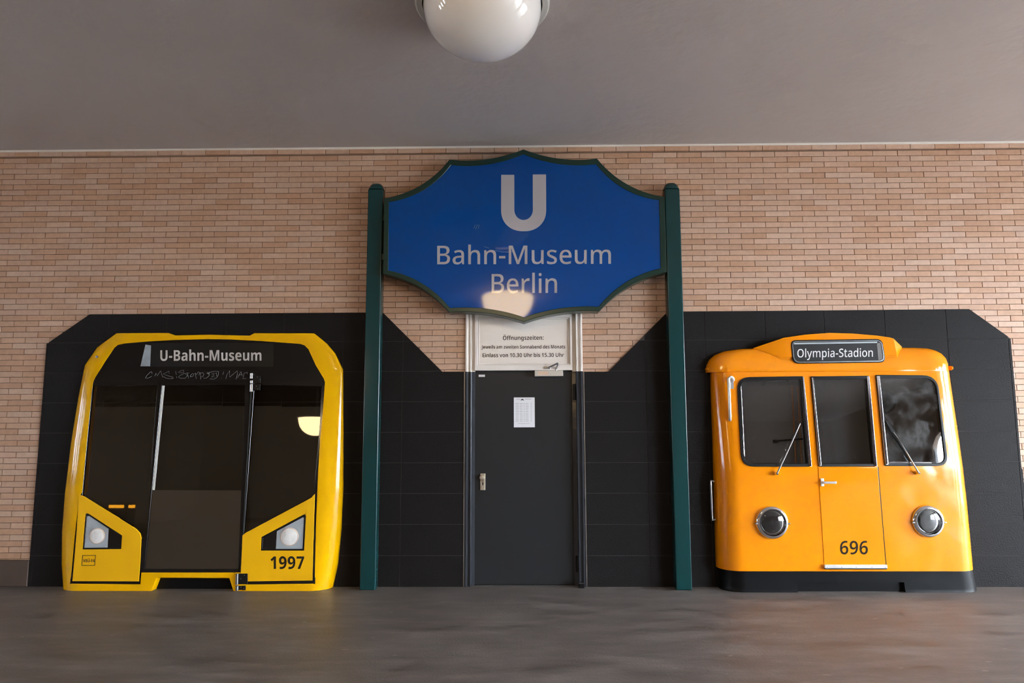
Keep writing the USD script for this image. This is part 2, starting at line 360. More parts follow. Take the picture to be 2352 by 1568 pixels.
  'f': (59, '3,71 3,81 17,87 17,97 18,104 22,112 26,116 33,120 42,122 52,122 65,119 60,105 51,106 44,106 42,105 40,103 38,98 37,94 37,87 57,86 58,71 37,71 37,0 17,0 17,71'),
  'g': (100, '8,39 8,48 9,55 12,66 14,72 17,76 21,80 25,84 30,86 37,88 45,88 49,88 55,86 59,84 63,81 68,76 68,76 71,87 88,87 88,-5 87,-9 85,-17 82,-24 79,-28 75,-31 69,-34 62,-37 54,-38 40,-38 31,-37 20,-35 14,-33 14,-16 26,-20 41,-22 49,-22 53,-21 60,-18 64,-15 66,-9 67,-6 68,11 67,11 65,9 60,4 52,0 45,-1 39,-1 33,0 29,1 21,6 17,10 13,16 10,26|29,50 30,33 32,25 35,21 39,17 44,15 51,15 57,16 62,19 64,22 66,26 68,30 68,36 68,48 68,55 66,62 63,66 60,69 57,70 50,72 43,71 37,69 33,64 31,58'),
  'h': (102, '12,121 33,121 33,86 32,76 32,75 33,75 35,78 38,82 42,84 49,87 56,88 66,88 75,85 81,81 86,76 89,68 90,60 90,0 70,0 70,56 69,59 67,66 64,69 61,71 56,72 48,71 43,69 38,65 36,62 35,58 33,47 33,0 13,0'),
  'i': (45, '12,108 12,111 13,116 15,118 18,120 25,120 28,119 32,116 33,114 34,108 33,105 31,102 27,99 21,99 16,100 13,103|12,87 33,87 33,0 13,0'),
  'l': (45, '12,121 33,121 33,0 13,0'),
  'm': (154, '12,87 28,87 32,75 37,82 41,84 48,87 55,88 64,88 73,86 78,82 81,79 84,75 91,81 94,84 99,86 105,88 109,88 120,88 126,86 132,83 136,79 138,76 140,70 141,63 142,0 122,0 122,56 121,60 119,65 118,67 115,70 109,72 101,71 96,69 93,66 91,64 89,59 87,49 87,0 67,0 67,56 66,60 65,65 61,69 58,71 54,72 47,71 41,69 39,67 37,64 35,59 33,47 33,0 13,0'),
  'n': (102, '12,87 28,87 31,75 32,75 34,78 37,81 41,84 47,86 56,88 63,88 71,87 78,84 83,79 88,72 89,66 90,60 90,0 70,0 70,56 69,59 67,66 64,69 61,71 56,72 49,72 42,69 38,66 36,62 35,58 33,46 33,0 13,0'),
  'o': (99, '8,40 8,48 9,57 12,65 15,72 18,76 24,81 30,85 38,87 45,88 56,88 65,86 71,83 76,79 83,73 87,66 89,57 91,48 90,36 88,26 85,18 80,11 75,6 69,2 60,0 53,-2 46,-1 40,-1 33,1 25,6 18,12 13,20 10,29|29,50 30,33 32,26 35,21 38,17 44,15 51,14 56,15 61,18 65,21 67,25 69,32 70,37 70,46 69,54 67,61 64,66 60,70 56,72 52,72 45,72 40,71 38,69 33,64 30,57'),
  'r': (70, '12,87 28,87 31,72 32,72 36,77 39,81 43,84 47,86 55,88 61,88 67,87 65,69 59,69 53,70 46,68 41,65 38,61 34,55 33,48 33,0 13,0'),
  's': (79, '8,62 8,67 9,71 12,77 18,83 27,86 37,88 49,88 60,86 71,82 65,68 50,72 44,73 38,74 34,73 31,71 28,69 27,67 28,63 30,59 37,56 50,51 58,47 64,43 68,38 71,32 72,28 72,22 70,15 67,10 63,6 57,2 50,0 44,-1 31,-2 25,-1 17,1 8,4 8,21 14,18 24,16 33,14 40,14 45,15 50,17 52,20 53,24 51,28 47,32 26,41 15,47 11,53 9,57'),
  't': (64, '3,72 3,80 16,87 23,106 35,106 35,87 59,87 59,72 35,71 35,26 36,22 37,19 40,17 42,16 45,15 49,15 60,17 59,2 55,0 48,-1 36,-1 27,1 24,3 21,6 17,13 15,23 15,71'),
  'u': (102, '12,87 32,87 32,31 33,25 36,20 39,17 44,15 50,15 57,16 61,19 65,23 67,29 69,40 69,87 89,87 89,0 74,0 71,11 70,11 66,6 61,3 54,0 46,-1 39,-1 31,0 24,3 19,7 16,11 14,15 12,22 12,27'),
  'v': (88, '0,86 0,87 21,86 40,30 43,18 49,35 66,86 66,87 87,86 54,0 33,0'),
  'w': (133, '26,0 2,87 22,87 34,39 36,26 37,19 38,19 42,40 56,87 78,87 92,36 94,25 95,19 96,19 99,40 111,87 131,87 107,0 85,1 72,45 67,69 66,69 62,49 48,1'),
  'z': (78, '5,0 6,13 48,71 47,71 8,71 8,87 71,87 71,73 30,16 72,16 72,0'),
  'Ö': (126, '9,53 9,66 11,76 13,85 18,94 22,100 30,107 38,111 48,115 59,116 73,115 82,113 93,109 99,104 105,97 110,89 115,76 116,62 116,49 114,37 111,26 105,17 98,9 93,6 88,3 77,0 67,-2 58,-1 50,0 39,3 28,9 20,17 17,23 14,28 11,39|31,62 32,42 35,34 39,26 44,21 50,18 60,16 66,16 71,17 76,18 80,20 86,26 89,29 92,38 94,45 95,53 94,68 92,76 89,85 86,89 82,93 77,96 72,98 66,98 57,98 52,97 47,95 43,92 39,88 36,84 34,79 31,67|70,135 70,139 71,143 73,145 76,146 81,146 84,146 88,143 89,140 89,135 88,132 86,129 82,128 78,128 74,129 71,132|37,135 37,139 38,143 40,145 43,146 48,146 51,146 55,143 56,140 56,135 56,133 54,130 50,128 45,128 41,129 38,131'),
 },
 'Bold': {
  '-': (52, '5,53 47,53 47,33 5,33'),
  '1': (93, '10,85 10,86 45,114 67,114 67,0 43,0 43,87 22,70 22,70'),
  '4': (93, '3,24 3,42 53,114 76,114 76,43 90,42 90,24 76,23 76,0 52,0 52,23|25,43 52,43 52,85 52,85 47,75'),
  '7': (93, '7,94 7,114 87,114 87,99 44,0 19,0 18,0 61,94'),
  '9': (93, '6,72 7,84 9,94 12,99 15,103 19,107 24,111 28,113 34,115 41,116 48,116 54,115 61,113 66,110 71,107 77,100 82,91 85,82 86,69 86,52 83,36 80,29 77,23 71,14 66,10 61,6 57,4 50,1 42,-1 34,-2 19,-2 14,-1 14,19 24,18 36,18 45,20 51,23 56,28 60,35 63,44 63,53 62,53 59,48 55,45 51,42 47,41 41,40 35,40 26,42 21,44 17,47 11,54 8,63|30,82 30,70 32,67 34,63 36,61 41,59 49,59 52,60 55,62 60,67 62,73 61,81 58,89 54,94 51,95 48,96 42,96 37,94 33,90 32,88'),
  'B': (106, '14,114 56,114 69,113 75,111 83,108 87,105 91,101 94,94 95,89 95,81 93,75 91,70 86,66 81,62 76,61 76,60 84,57 90,54 93,51 95,47 98,40 98,30 97,22 93,15 86,8 78,4 71,2 64,0 14,0|38,20 59,20 64,21 68,23 70,26 72,30 73,33 72,39 70,44 66,48 59,50 38,50|38,69 58,69 63,70 65,72 68,75 70,81 70,86 68,90 65,92 59,95 54,95 38,95'),
  'F': (85, '14,114 80,114 80,95 38,94 38,65 76,65 76,45 38,45 38,0 14,0'),
  'M': (151, '14,0 14,114 47,114 73,35 76,28 104,114 137,114 137,0 115,0 114,68 115,89 115,89 112,80 86,0 64,0 34,89 34,89 34,88 35,66 35,0'),
  'U': (120, '13,39 13,114 37,114 37,41 38,35 41,28 45,23 51,21 57,19 65,20 70,21 73,22 77,26 81,33 82,42 82,114 107,114 107,40 106,35 105,28 101,18 97,13 92,9 87,5 81,2 74,0 67,-1 55,-2 50,-1 42,1 37,2 31,5 27,8 23,13 19,18 15,28'),
  'V': (105, '0,114 27,114 47,50 53,26 58,49 78,114 105,114 66,0 39,0'),
  'a': (96, '7,29 8,35 10,40 15,45 22,49 29,52 37,53 45,54 59,55 60,55 60,60 59,66 56,69 52,71 44,72 39,71 31,68 23,65 16,81 25,85 35,88 46,89 55,89 62,88 68,86 75,82 80,76 83,69 84,62 84,0 68,0 63,12 62,12 58,7 54,3 46,0 37,-1 31,-2 23,0 18,2 15,4 10,10 8,14 7,19|31,24 33,20 35,18 39,16 47,16 53,19 57,22 59,26 60,31 60,40 46,40 41,39 36,37 33,34 32,31 31,29'),
  'e': (95, '8,39 8,53 11,65 16,74 22,81 26,84 32,86 43,89 55,89 61,88 69,85 74,82 79,78 81,74 84,69 86,63 88,56 88,38 32,38 33,33 34,28 37,24 42,19 48,17 58,16 66,17 74,19 83,23 83,5 77,2 70,0 57,-2 43,-1 36,1 29,3 20,9 17,13 13,18 10,27|34,62 33,54 65,54 65,61 62,67 58,70 52,72 45,71 39,68 36,66'),
  'h': (104, '12,122 36,122 36,90 35,76 36,77 41,82 46,85 52,88 58,89 67,89 76,86 83,83 88,77 91,69 93,61 93,0 69,0 68,54 68,58 66,63 65,65 62,68 56,70 50,69 45,67 41,64 40,62 38,56 36,46 36,0 12,0'),
  'm': (156, '12,87 30,87 34,76 35,77 40,82 45,85 50,88 58,89 68,88 76,86 81,83 85,79 87,76 88,76 93,82 97,84 102,87 107,88 118,89 124,88 129,87 134,84 138,81 140,77 143,71 144,64 145,0 121,0 120,57 119,61 117,66 114,68 109,70 103,69 98,67 94,63 92,57 90,48 90,0 66,0 66,57 65,61 63,65 60,68 55,70 49,69 46,68 43,67 40,63 38,58 36,46 36,0 12,0'),
  'n': (104, '12,0 12,87 30,87 34,76 35,76 39,81 45,85 51,88 56,89 65,89 72,88 77,86 83,82 87,78 90,74 92,64 93,0 69,0 69,54 68,58 67,63 65,65 62,68 57,70 50,69 45,68 41,64 38,58 37,53 36,46 36,0'),
  's': (80, '7,62 8,70 11,77 16,82 22,86 26,87 38,89 49,89 59,87 72,82 72,81 65,66 53,70 44,72 39,72 35,71 31,68 30,67 31,64 33,61 39,57 54,51 61,48 67,44 70,39 73,32 73,23 72,16 68,9 64,5 58,2 52,0 45,-1 32,-2 23,-1 16,1 8,4 8,23 13,21 24,18 34,17 40,16 44,17 48,19 50,22 50,25 49,28 45,31 25,40 19,43 15,47 11,50 9,55'),
  'u': (104, '11,87 35,87 36,33 36,29 38,23 41,20 46,18 52,18 57,19 61,22 64,25 67,32 68,42 68,87 92,87 92,0 74,0 70,11 69,11 64,6 59,2 54,0 46,-1 39,-1 31,0 25,3 19,7 17,10 14,14 12,24'),
  'Ü': (120, '13,114 37,114 37,41 38,35 40,31 42,27 47,22 53,20 63,19 70,21 75,23 79,28 81,34 82,41 82,114 107,114 107,40 106,35 103,24 101,18 96,12 90,7 82,2 72,0 64,-2 50,-1 41,1 33,4 27,8 20,16 15,26 14,33 13,39|66,135 66,140 68,143 70,146 74,147 79,147 82,147 84,145 86,143 87,141 88,135 86,131 83,128 80,127 75,126 70,128 67,131|32,135 32,140 33,143 35,145 38,147 44,148 47,147 50,145 53,141 53,135 52,131 49,128 46,127 41,126 36,128 33,131'),
 },
}

# ------------------------------------------------------------------ materials
def mat(name, color, rough=0.5, metal=0.0, coat=0.0, bump=None, var=None, ior=1.5, spec=0.5, emit=None, diffrough=0.0):
    """A principled material; var = (scale xyz, strength): tone mottling from noise; bump = (scale, distance, detail)."""
    nodes = {'p': ('principled_bsdf', dict(base_color=color, roughness=rough, metallic=metal, coat_weight=coat, ior=ior, specular_ior_level=spec, diffuse_roughness=diffrough))}
    links = []
    if var or bump:
        nodes['g'] = ('texture_coordinate', {})
    if var:
        nodes['vm'] = ('mapping', {'scale': var[0]})
        nodes['vn'] = ('noise_texture', {'scale': 1.0, 'detail': 5.0, 'roughness': 0.6})
        lo, hi = np.array(color) * (1 - var[1]), np.minimum(np.array(color) * (1 + var[1]), 1)
        nodes['vr'] = ('rgb_ramp', {'ramp': [(0.3, tuple(lo)), (0.7, tuple(hi))]})
        links += [('g.object', 'vm.vector'), ('vm.vector', 'vn.vector'), ('vn.fac', 'vr.fac'), ('vr.color', 'p.base_color')]
    if bump:
        nodes['bm'] = ('mapping', {'scale': bump[3] if len(bump) > 3 else (1, 1, 1)})
        nodes['bn'] = ('noise_texture', {'scale': bump[0], 'detail': bump[2]})
        nodes['b'] = ('bump', {'distance': bump[1], 'strength': 1.0})
        links += [('g.object', 'bm.vector'), ('bm.vector', 'bn.vector'), ('bn.fac', 'b.height'), ('b.normal', 'p.normal')]
        if coat:
            links.append(('b.normal', 'p.coat_normal'))
    if emit:
        nodes['p'][1].update(emission_color=emit[0], emission_strength=emit[1])
    return usdkit.material(stage, '/World/Looks/' + name, nodes, links, surface='p.BSDF')


def brick_mat(name):
    return usdkit.material(stage, '/World/Looks/' + name, {
        'a': ('attribute', {'attribute': 'tone'}), 'g': ('geometry', {}),
        'n': ('noise_texture', {'scale': 22.0, 'detail': 6.0, 'roughness': 0.65}),
        'r': ('rgb_ramp', {'ramp': [(0.25, (0.86, 0.85, 0.84)), (0.7, (1.06, 1.06, 1.06))]}),
        'm': ('mix', {'mix_type': 'multiply', 'fac': 1.0}),
        'n2': ('noise_texture', {'scale': 160.0, 'detail': 3.0}), 'b': ('bump', {'distance': 0.002, 'strength': 0.6}),
        'p': ('principled_bsdf', {'roughness': 0.55, 'specular_ior_level': 0.4})},
        [('g.position', 'n.vector'), ('n.fac', 'r.fac'), ('a.color', 'm.color1'), ('r.color', 'm.color2'), ('m.color', 'p.base_color'),
         ('g.position', 'n2.vector'), ('n2.fac', 'b.height'), ('b.normal', 'p.normal')], surface='p.BSDF')


def glass_mat(name, tint, ior=1.5, dirt=0.0):
    """A window pane: sees through, reflects by fresnel; dirt adds a thin smeared film."""
    nodes = {'t': ('transparent_bsdf', {'color': tint}), 'g': ('glossy_bsdf', {'color': (1, 1, 1), 'roughness': 0.015}),
             'f': ('fresnel', {'IOR': ior}), 'x': ('mix_closure', {})}
    links = [('f.fac', 'x.fac'), ('t.BSDF', 'x.closure1'), ('g.BSDF', 'x.closure2')]
    end = 'x.closure'
    if dirt:
        nodes.update({'c': ('texture_coordinate', {}), 'n': ('noise_texture', {'scale': 5.0, 'detail': 6.0, 'roughness': 0.65, 'distortion': 0.6}),
                      'r': ('rgb_ramp', {'ramp': [(0.45, (0, 0, 0)), (0.8, (dirt, dirt, dirt))]}), 'd': ('diffuse_bsdf', {'color': (0.5, 0.52, 0.52)}),
                      'y': ('mix_closure', {})})
        links += [('c.object', 'n.vector'), ('n.fac', 'r.fac'), ('r.color', 'y.fac'), ('x.closure', 'y.closure1'), ('d.BSDF', 'y.closure2')]
        end = 'y.closure'
    return usdkit.material(stage, '/World/Looks/' + name, nodes, links, surface=end)


def floor_mat():
    return usdkit.material(stage, '/World/Looks/floor', {
        'g': ('geometry', {}), 'm': ('mapping', {'scale': (0.7, 2.4, 1.0)}),
        'n': ('noise_texture', {'scale': 2.4, 'detail': 8.0, 'roughness': 0.68}),
        'r': ('rgb_ramp', {'ramp': [(0.32, (0.095, 0.083, 0.078)), (0.5, (0.150, 0.131, 0.123)), (0.68, (0.215, 0.191, 0.179))]}),
        'k': ('noise_texture', {'scale': 11.0, 'detail': 1.0, 'roughness': 0.5}),
        'kr': ('rgb_ramp', {'ramp': [(0.755, (0, 0, 0)), (0.78, (0.7, 0.7, 0.7))]}),
        'x': ('mix', {'mix_type': 'mix', 'color2': (0.34, 0.31, 0.29)}),
        'n2': ('noise_texture', {'scale': 60.0, 'detail': 5.0}), 'b': ('bump', {'distance': 0.004, 'strength': 0.5}),
        'rr': ('map_range', {'from_min': 0.3, 'from_max': 0.7, 'to_min': 0.42, 'to_max': 0.6}),
        'p': ('principled_bsdf', {'roughness': 0.5, 'specular_ior_level': 0.45})},
        [('g.position', 'm.vector'), ('m.vector', 'n.vector'), ('n.fac', 'r.fac'), ('m.vector', 'k.vector'), ('k.fac', 'kr.fac'), ('kr.color', 'x.fac'),
         ('r.color', 'x.color1'), ('x.color', 'p.base_color'), ('g.position', 'n2.vector'), ('n2.fac', 'b.height'), ('b.normal', 'p.normal'),
         ('n.fac', 'rr.value'), ('rr.result', 'p.roughness')], surface='p.BSDF')


M = {
    'brick': brick_mat('brick'),
    'mortar': mat('mortar', (0.20, 0.13, 0.09), 0.9),
    'floor': floor_mat(),
    'ceiling': mat('ceiling', (0.47, 0.415, 0.385), 0.75, bump=(9.0, 0.006, 4.0), var=((0.5, 0.5, 0.5), 0.06)),
    'plaster': mat('plaster', (0.80, 0.74, 0.67), 0.7, bump=(25.0, 0.004, 3.0)),
    'hall_wall': mat('hall_wall', (0.20, 0.14, 0.10), 0.7, var=((6, 6, 18), 0.15)),
    'paving': mat('paving', (0.30, 0.29, 0.28), 0.8),
    'plinth': mat('plinth', (0.075, 0.048, 0.034), 0.55, var=((2, 2, 2), 0.2)),
    'tile': mat('tile', (0.0120, 0.0105, 0.0108), 0.58, spec=0.12, bump=(70.0, 0.0028, 3.0, (1, 1, 1.5))),
    'grout': mat('grout', (0.060, 0.056, 0.054), 0.85, spec=0.2),
    'alu': mat('alu', (0.75, 0.75, 0.76), 0.28, metal=1.0),
    'cream': mat('cream', (0.82, 0.75, 0.69), 0.28, bump=(120.0, 0.0004, 2.0)),
    'cream_board': mat('cream_board', (0.86, 0.78, 0.71), 0.22, bump=(3.0, 0.003, 2.0)),
    'door': mat('door', (0.019, 0.020, 0.022), 0.36, spec=0.4, bump=(160.0, 0.0004, 2.0)),
    'jamb': mat('jamb', (0.030, 0.033, 0.040), 0.2, bump=(14.0, 0.002, 2.0)),
    'ink': mat('ink', (0.035, 0.030, 0.028), 0.5),
    'print': mat('print', (0.42, 0.40, 0.43), 0.7),
    'paper': mat('paper', (0.82, 0.81, 0.84), 0.6),
    'lock': mat('lock', (0.66, 0.58, 0.46), 0.35, metal=0.75),
    'closer': mat('closer', (0.62, 0.58, 0.51), 0.4, metal=0.3),
    'green': mat('green', (0.004, 0.040, 0.042), 0.2, bump=(7.0, 0.002, 2.0)),
    'green_frame': mat('green_frame', (0.006, 0.030, 0.022), 0.3),
    'blue': mat('blue', (0.0005, 0.055, 0.26), 0.05, spec=0.38, bump=(1.2, 0.0006, 1.0)),
    'letter': mat('letter', (0.44, 0.41, 0.43), 0.06),
    'scratch': mat('scratch', (0.55, 0.60, 0.62), 0.6),
    'yellow': mat('yellow', (0.92, 0.475, 0.001), 0.14, spec=0.42, bump=(3.0, 0.002, 2.0)),
    'yellow_panel': mat('yellow_panel', (0.92, 0.485, 0.005), 0.32, spec=0.4),
    'rubber': mat('rubber', (0.008, 0.008, 0.008), 0.35, spec=0.25),
    'mask': mat('mask', (0.009, 0.008, 0.008), 0.12),
    'display': mat('display', (0.007, 0.007, 0.007), 0.3),
    'display_letter': mat('display_letter', (0.58, 0.54, 0.51), 0.5),
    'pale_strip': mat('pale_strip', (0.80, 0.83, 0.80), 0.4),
    'blind_edge': mat('blind_edge', (0.30, 0.34, 0.37), 0.5, var=((9, 9, 9), 0.25)),
    'dark_glass': glass_mat('dark_glass', (0.74, 0.73, 0.72), 1.5),
    'glass': glass_mat('glass', (0.84, 0.85, 0.84), 1.75, dirt=0.30),
    'clear_glass': glass_mat('clear_glass', (0.84, 0.85, 0.85), 1.55, dirt=0.03),
    'cab': mat('cab', (0.22, 0.24, 0.26), 0.7),  # cab grey; behind the yellow front's panes it replaces the mirrored hall
    'cab_light': mat('cab_light', (0.27, 0.26, 0.26), 0.7),
    'film': mat('film', (0.66, 0.72, 0.78), 0.5),
    'grey_plate': mat('grey_plate', (0.40, 0.44, 0.47), 0.45),
    'lens_white': mat('lens_white', (0.86, 0.83, 0.80), 0.25, var=((14, 14, 14), 0.10)),
    'lens_rim': mat('lens_rim', (0.72, 0.52, 0.38), 0.35),
    'steel': mat('steel', (0.55, 0.57, 0.60), 0.25, metal=1.0),
    'chrome': mat('chrome', (0.80, 0.81, 0.83), 0.08, metal=1.0),
    'orange': mat('orange', (0.90, 0.275, 0.001), 0.13, spec=0.55, bump=(2.4, 0.016, 1.5)),
    'black_paint': mat('black_paint', (0.006, 0.006, 0.007), 0.36, spec=0.14, bump=(5.0, 0.003, 4.0)),
    'white_metal': mat('white_metal', (0.80, 0.80, 0.78), 0.25, metal=0.35),
    'number': mat('number', (0.020, 0.010, 0.004), 0.5, spec=0.12),
    'number_yellow': mat('number_yellow', (0.012, 0.010, 0.006), 0.4),
    'blind': mat('blind', (0.013, 0.012, 0.012), 0.5, spec=0.3),
    'blind_letter': mat('blind_letter', (0.72, 0.70, 0.72), 0.5),
    'visor': mat('visor', (0.16, 0.15, 0.14), 0.5),
    'pole_yellow': mat('pole_yellow', (0.50, 0.24, 0.09), 0.35),
    'opal': mat('opal', (0.92, 0.88, 0.84), 0.06, coat=0.3),
    'lamp_ring': mat('lamp_ring', (0.52, 0.50, 0.45), 0.35),
    'lit_opal': mat('lit_opal', (0.8, 0.76, 0.7), 0.1, emit=((1.0, 0.70, 0.36), LAMP_POWER)),
    'lit_yellow': mat('lit_yellow', (0.8, 0.5, 0.1), 0.3, emit=((1.0, 0.42, 0.02), 11.0)),
    'lamp_glass': glass_mat('lamp_glass', (0.96, 0.96, 0.96), 1.5),
    'reflector': mat('reflector', (0.92, 0.91, 0.90), 0.16, metal=1.0),
}

# ------------------------------------------------------------------ the hall
RNG = random.Random(7)
obj('floor', bx(XL - 0.4, XR + 0.12, YB, 0.6, -0.2, 0), M['floor'], kind='structure', smooth=False)
obj('ceiling', bx(XL - 0.4, XR + 0.12, YB, 0.6, H, H + 0.25), M['ceiling'], kind='structure', smooth=False)
obj('pavement', bx(XR + 0.12, XR + 60, YB - 30, 30, -0.3, -0.02), M['paving'], kind='structure', smooth=False)

DX0, DX1 = at(1067, 1100)[0], at(1342.5, 1100)[0]          # door opening
DZ1 = at(1200, 712)[1]
PITCHX, PITCHZ, JOINT = 0.2485, 0.0568, 0.0052
TOPZ = H - 0.018


def wall_with_holes(name, x, y0, y1, holes, thick, m):
    """A wall across the hall's length at x, from y0 to y1, with window openings given as outlines in (y, z)."""
    g = Polygon([(y0, 0), (y1, 0), (y1, H), (y0, H)], [h for h in holes])
    w = prism(g, 0, thick)                                   # (y, depth, z)
    v = w.vertices
    w.vertices = np.stack([x + v[:, 1], v[:, 0], v[:, 2]], 1)
    w.invert()
    if w.volume < 0:
        w.invert()
    return obj(name, w, m, kind='structure', smooth=False)


def arch(y0, y1, spring, top, sill=0.0, n=14):
    c, r = (y0 + y1) / 2, (y1 - y0) / 2
    return [(y0, sill), (y1, sill)] + [(c + r * math.cos(a), spring + (top - spring) * math.sin(a)) for a in np.linspace(0, math.pi, n)]


RIGHT = [(-3.2, -0.4), (-6.6, -3.8), (-9.8, -7.2), (-11.5, -10.3)]
wall_with_holes('wall_right', XR, YB, 0.5, [arch(a, b, 2.6 if b > -10 else 2.5, 3.5 if b > -10 else 3.1, 0.004) for a, b in RIGHT], 0.12, M['hall_wall'])
LEFT = [(-2.9 - 1.3 * i, -2.5 - 1.3 * i) for i in range(3)]
wall_with_holes('wall_left', XL - 0.3, YB, 0.5, [arch(a, b, 2.7, 2.8, 1.2, 6) for a, b in LEFT], 0.3, M['hall_wall'])
obj('wall_front', bx(XL - 0.4, XR + 0.12, YB - 0.3, YB, 0, H), M['hall_wall'], kind='structure', smooth=False)
for i, (a, b) in enumerate(RIGHT):
    w = thing(f'window_{i + 1}', kind='structure', loc=(XR + 0.06, (a + b) / 2, 0))
    obj('window_frame', [bx(XR + 0.03, XR + 0.09, a + (b - a) * t - 0.03, a + (b - a) * t + 0.03, 0.004, (3.4 if b > -10 else 3.0) if 0 < t < 1 else (2.6 if b > -10 else 2.5)) for t in ((0.02, 0.5, 0.98) if b > -10 else (0.02, 0.98))]
        + [bx(XR + 0.04, XR + 0.08, a + 0.01, b - 0.01, z - 0.03, z + 0.03) for z in ((0.05, 2.1) if b > -10 else (0.05,))], M['jamb'], w, smooth=False)

# back wall: recessed mortar, every brick a solid of its own
wall = thing('wall_back', kind='structure')
opening = Polygon([(XL - 0.3, 0), (DX0, 0), (DX0, DZ1), (DX1, DZ1), (DX1, 0), (XR + 0.3, 0), (XR + 0.3, H), (XL - 0.3, H)])
obj('mortar', prism(opening, 0.010, 0.30), M['mortar'], wall, smooth=False)

TONES = [(0.56, 0.345, 0.235), (0.60, 0.395, 0.285), (0.535, 0.31, 0.195), (0.62, 0.425, 0.325), (0.585, 0.38, 0.29), (0.50, 0.275, 0.165), (0.64, 0.46, 0.36)]
LEFT_TILES = [(65.3, 1346.5), (72, 1262), (84, 1106), (97, 945), (109, 790), (208, 722), (838, 718), (881, 719), (1016, 853.5), (1067, 853.5), (1066, 1346.5)]
RIGHT_TILES = [(1343, 1346.5), (1337, 853.5), (1397, 853.5), (1532, 717), (1576, 716), (2224, 710), (2319, 777), (2329, 890), (2344, 1074), (2347, 1078), (2369, 1347)]
PL, PR = poly(LEFT_TILES), poly(RIGHT_TILES)
cover = PL.union(PR).union(sbox(DX0, -1, DX1, DZ1)).union(sbox(XL - 1, -1, at(70, 1285)[0], at(40, 1285)[1]))
hide = cover.buffer(-0.012)
X_REF = at(62.8, 368)[0]
bricks = []
row = 0
z = TOPZ
while z > 0.02:
    z0, z1 = z - PITCHZ + JOINT, z
    if row == 0:
        z0 += 0.002
    half = 0.0 if row % 2 == 1 else PITCHX / 2
    i0 = math.floor((XL - X_REF - half) / PITCHX)
    x = X_REF + half + i0 * PITCHX
    while x < XR:
        a, b = max(x + JOINT / 2, XL), min(x + PITCHX - JOINT / 2, XR)
        x += PITCHX
        if b - a < 0.02:
            continue
        g = sbox(a, max(z0, 0), b, z1)
        if hide.contains(g):
            continue
        g = g.difference(cover) if g.intersects(cover) else g
        if g.is_empty or g.area < 2e-4:
            continue
        for q in getattr(g, 'geoms', [g]):
            if q.area > 1e-4:
                bricks.append((q, row))
    z -= PITCHZ + (0.008 if row == 0 else 0)
    row += 1


def size_in_view(q):
    c = np.array([q.centroid.x, 0, q.centroid.y])
    d = c - EYE
    zc = d @ FW
    u, v = FPX * (d @ RT) / zc, FPX * (d @ UP) / zc
    if abs(u) > 1176 or abs(v) > 784 or q.area < 0.9 * (PITCHX - JOINT) * (PITCHZ - JOINT):
        return 0
    return q.area / zc ** 2


order = sorted(range(len(bricks)), key=lambda i: -size_in_view(bricks[i][0]))
big = set(order[:300])
rest_m, rest_t = [], []
for i, (q, row) in enumerate(bricks):
    y = -0.016 if row == 0 else RNG.uniform(-0.0014, 0.0014)
    t = ((np.array(RNG.choice(TONES)) * 0.5 + np.array((0.575, 0.360, 0.240)) * 0.5)) * RNG.uniform(0.95, 1.05)
    q = q.simplify(0.0005)
    m = prism(q, y, 0.03, 0.0012 if len(q.exterior.coords) == 5 and q.area > 1e-3 else 0.0)
    if i in big:
        v, f, n = meshkit.arrays(m, False)
        obj('brick', m, M['brick'], wall, smooth=False, tone=[t] * len(v))
    else:
        rest_m.append(m)
        rest_t.append(np.tile(t, (len(m.vertices), 1)))
obj('brickwork', rest_m, M['brick'], wall, smooth=False, kind='stuff', tone=np.vstack(rest_t))

n = 60
xs = np.linspace(XL, XR, n)
ed = [H - 0.020 - 0.004 * meshkit.noise(np.array([[a * 1.7, 0, 0]]))[0] for a in xs]
trim = prism(Polygon([(XL, H)] + list(zip(xs, ed)) + [(XR, H)]), -0.019, 0.01)
obj('trim_1', trim, M['plaster'], kind='structure', smooth=False)
xa, za = at(69.5, 1285)
obj('baseboard_back', prism(sbox(XL, 0.0, at(66, 1340)[0] - 0.004, za), -0.018, 0.0095, 0.006), M['plinth'], kind='structure')

# ------------------------------------------------------------------ black wall tiling
def tiling(outline, xs_px, rows_px, label, xref_py, edge):
    t = thing('wall_tiling', label, 'wall tiling', (outline.centroid.x, 0, 0))
    obj('grout', prism(outline.buffer(-0.002), -0.010, 0.0095), M['grout'], t, smooth=False)
    xs = [-99] + [at(a, xref_py)[0] for a in xs_px] + [99]
    zs = [-0.01] + [at(x, a)[1] for x, a in rows_px] + [9]
    for j in range(len(zs) - 1):
        for i in range(len(xs) - 1):
            g = sbox(xs[i] + 0.0016, zs[j] + 0.0016, xs[i + 1] - 0.0016, zs[j + 1] - 0.0016).intersection(outline)
            for q in getattr(g, 'geoms', [g]):
                if not q.is_empty and q.area > 2e-3:
                    obj('tile', prism(q, -0.0135 - RNG.uniform(0, 0.0008), 0.0, 0.0009), M['tile'], t, smooth=False)
    x, za, zb = edge
    obj('edge_strip', bx(x - 0.004, x + 0.004, -0.018, 0.008, 0.001, zb), M['alu'], t, smooth=False, label='thin bright metal edge strip beside the door frame')


tiling(PL, [116, 250, 384, 519.5, 653, 789.5, 927], [(970, v) for v in (1275, 1203.5, 1132.5, 1062, 992, 922, 852.5, 783.5)],
       'black wall tiling with clipped corners behind the yellow train front', 760, (at(1067, 1100)[0] - 0.004, 0, at(1067, 853.5)[1]))
tiling(PR, [1479.5, 1618, 1757, 1893, 2032, 2173, 2312], [(1440, v) for v in (1275, 1203.5, 1132, 1061.5, 991.5, 921.5, 851.5, 782)],
       'dark tiling with clipped corners behind the orange train front', 760, (at(1343, 1100)[0] + 0.004, 0, at(1343, 853.5)[1]))

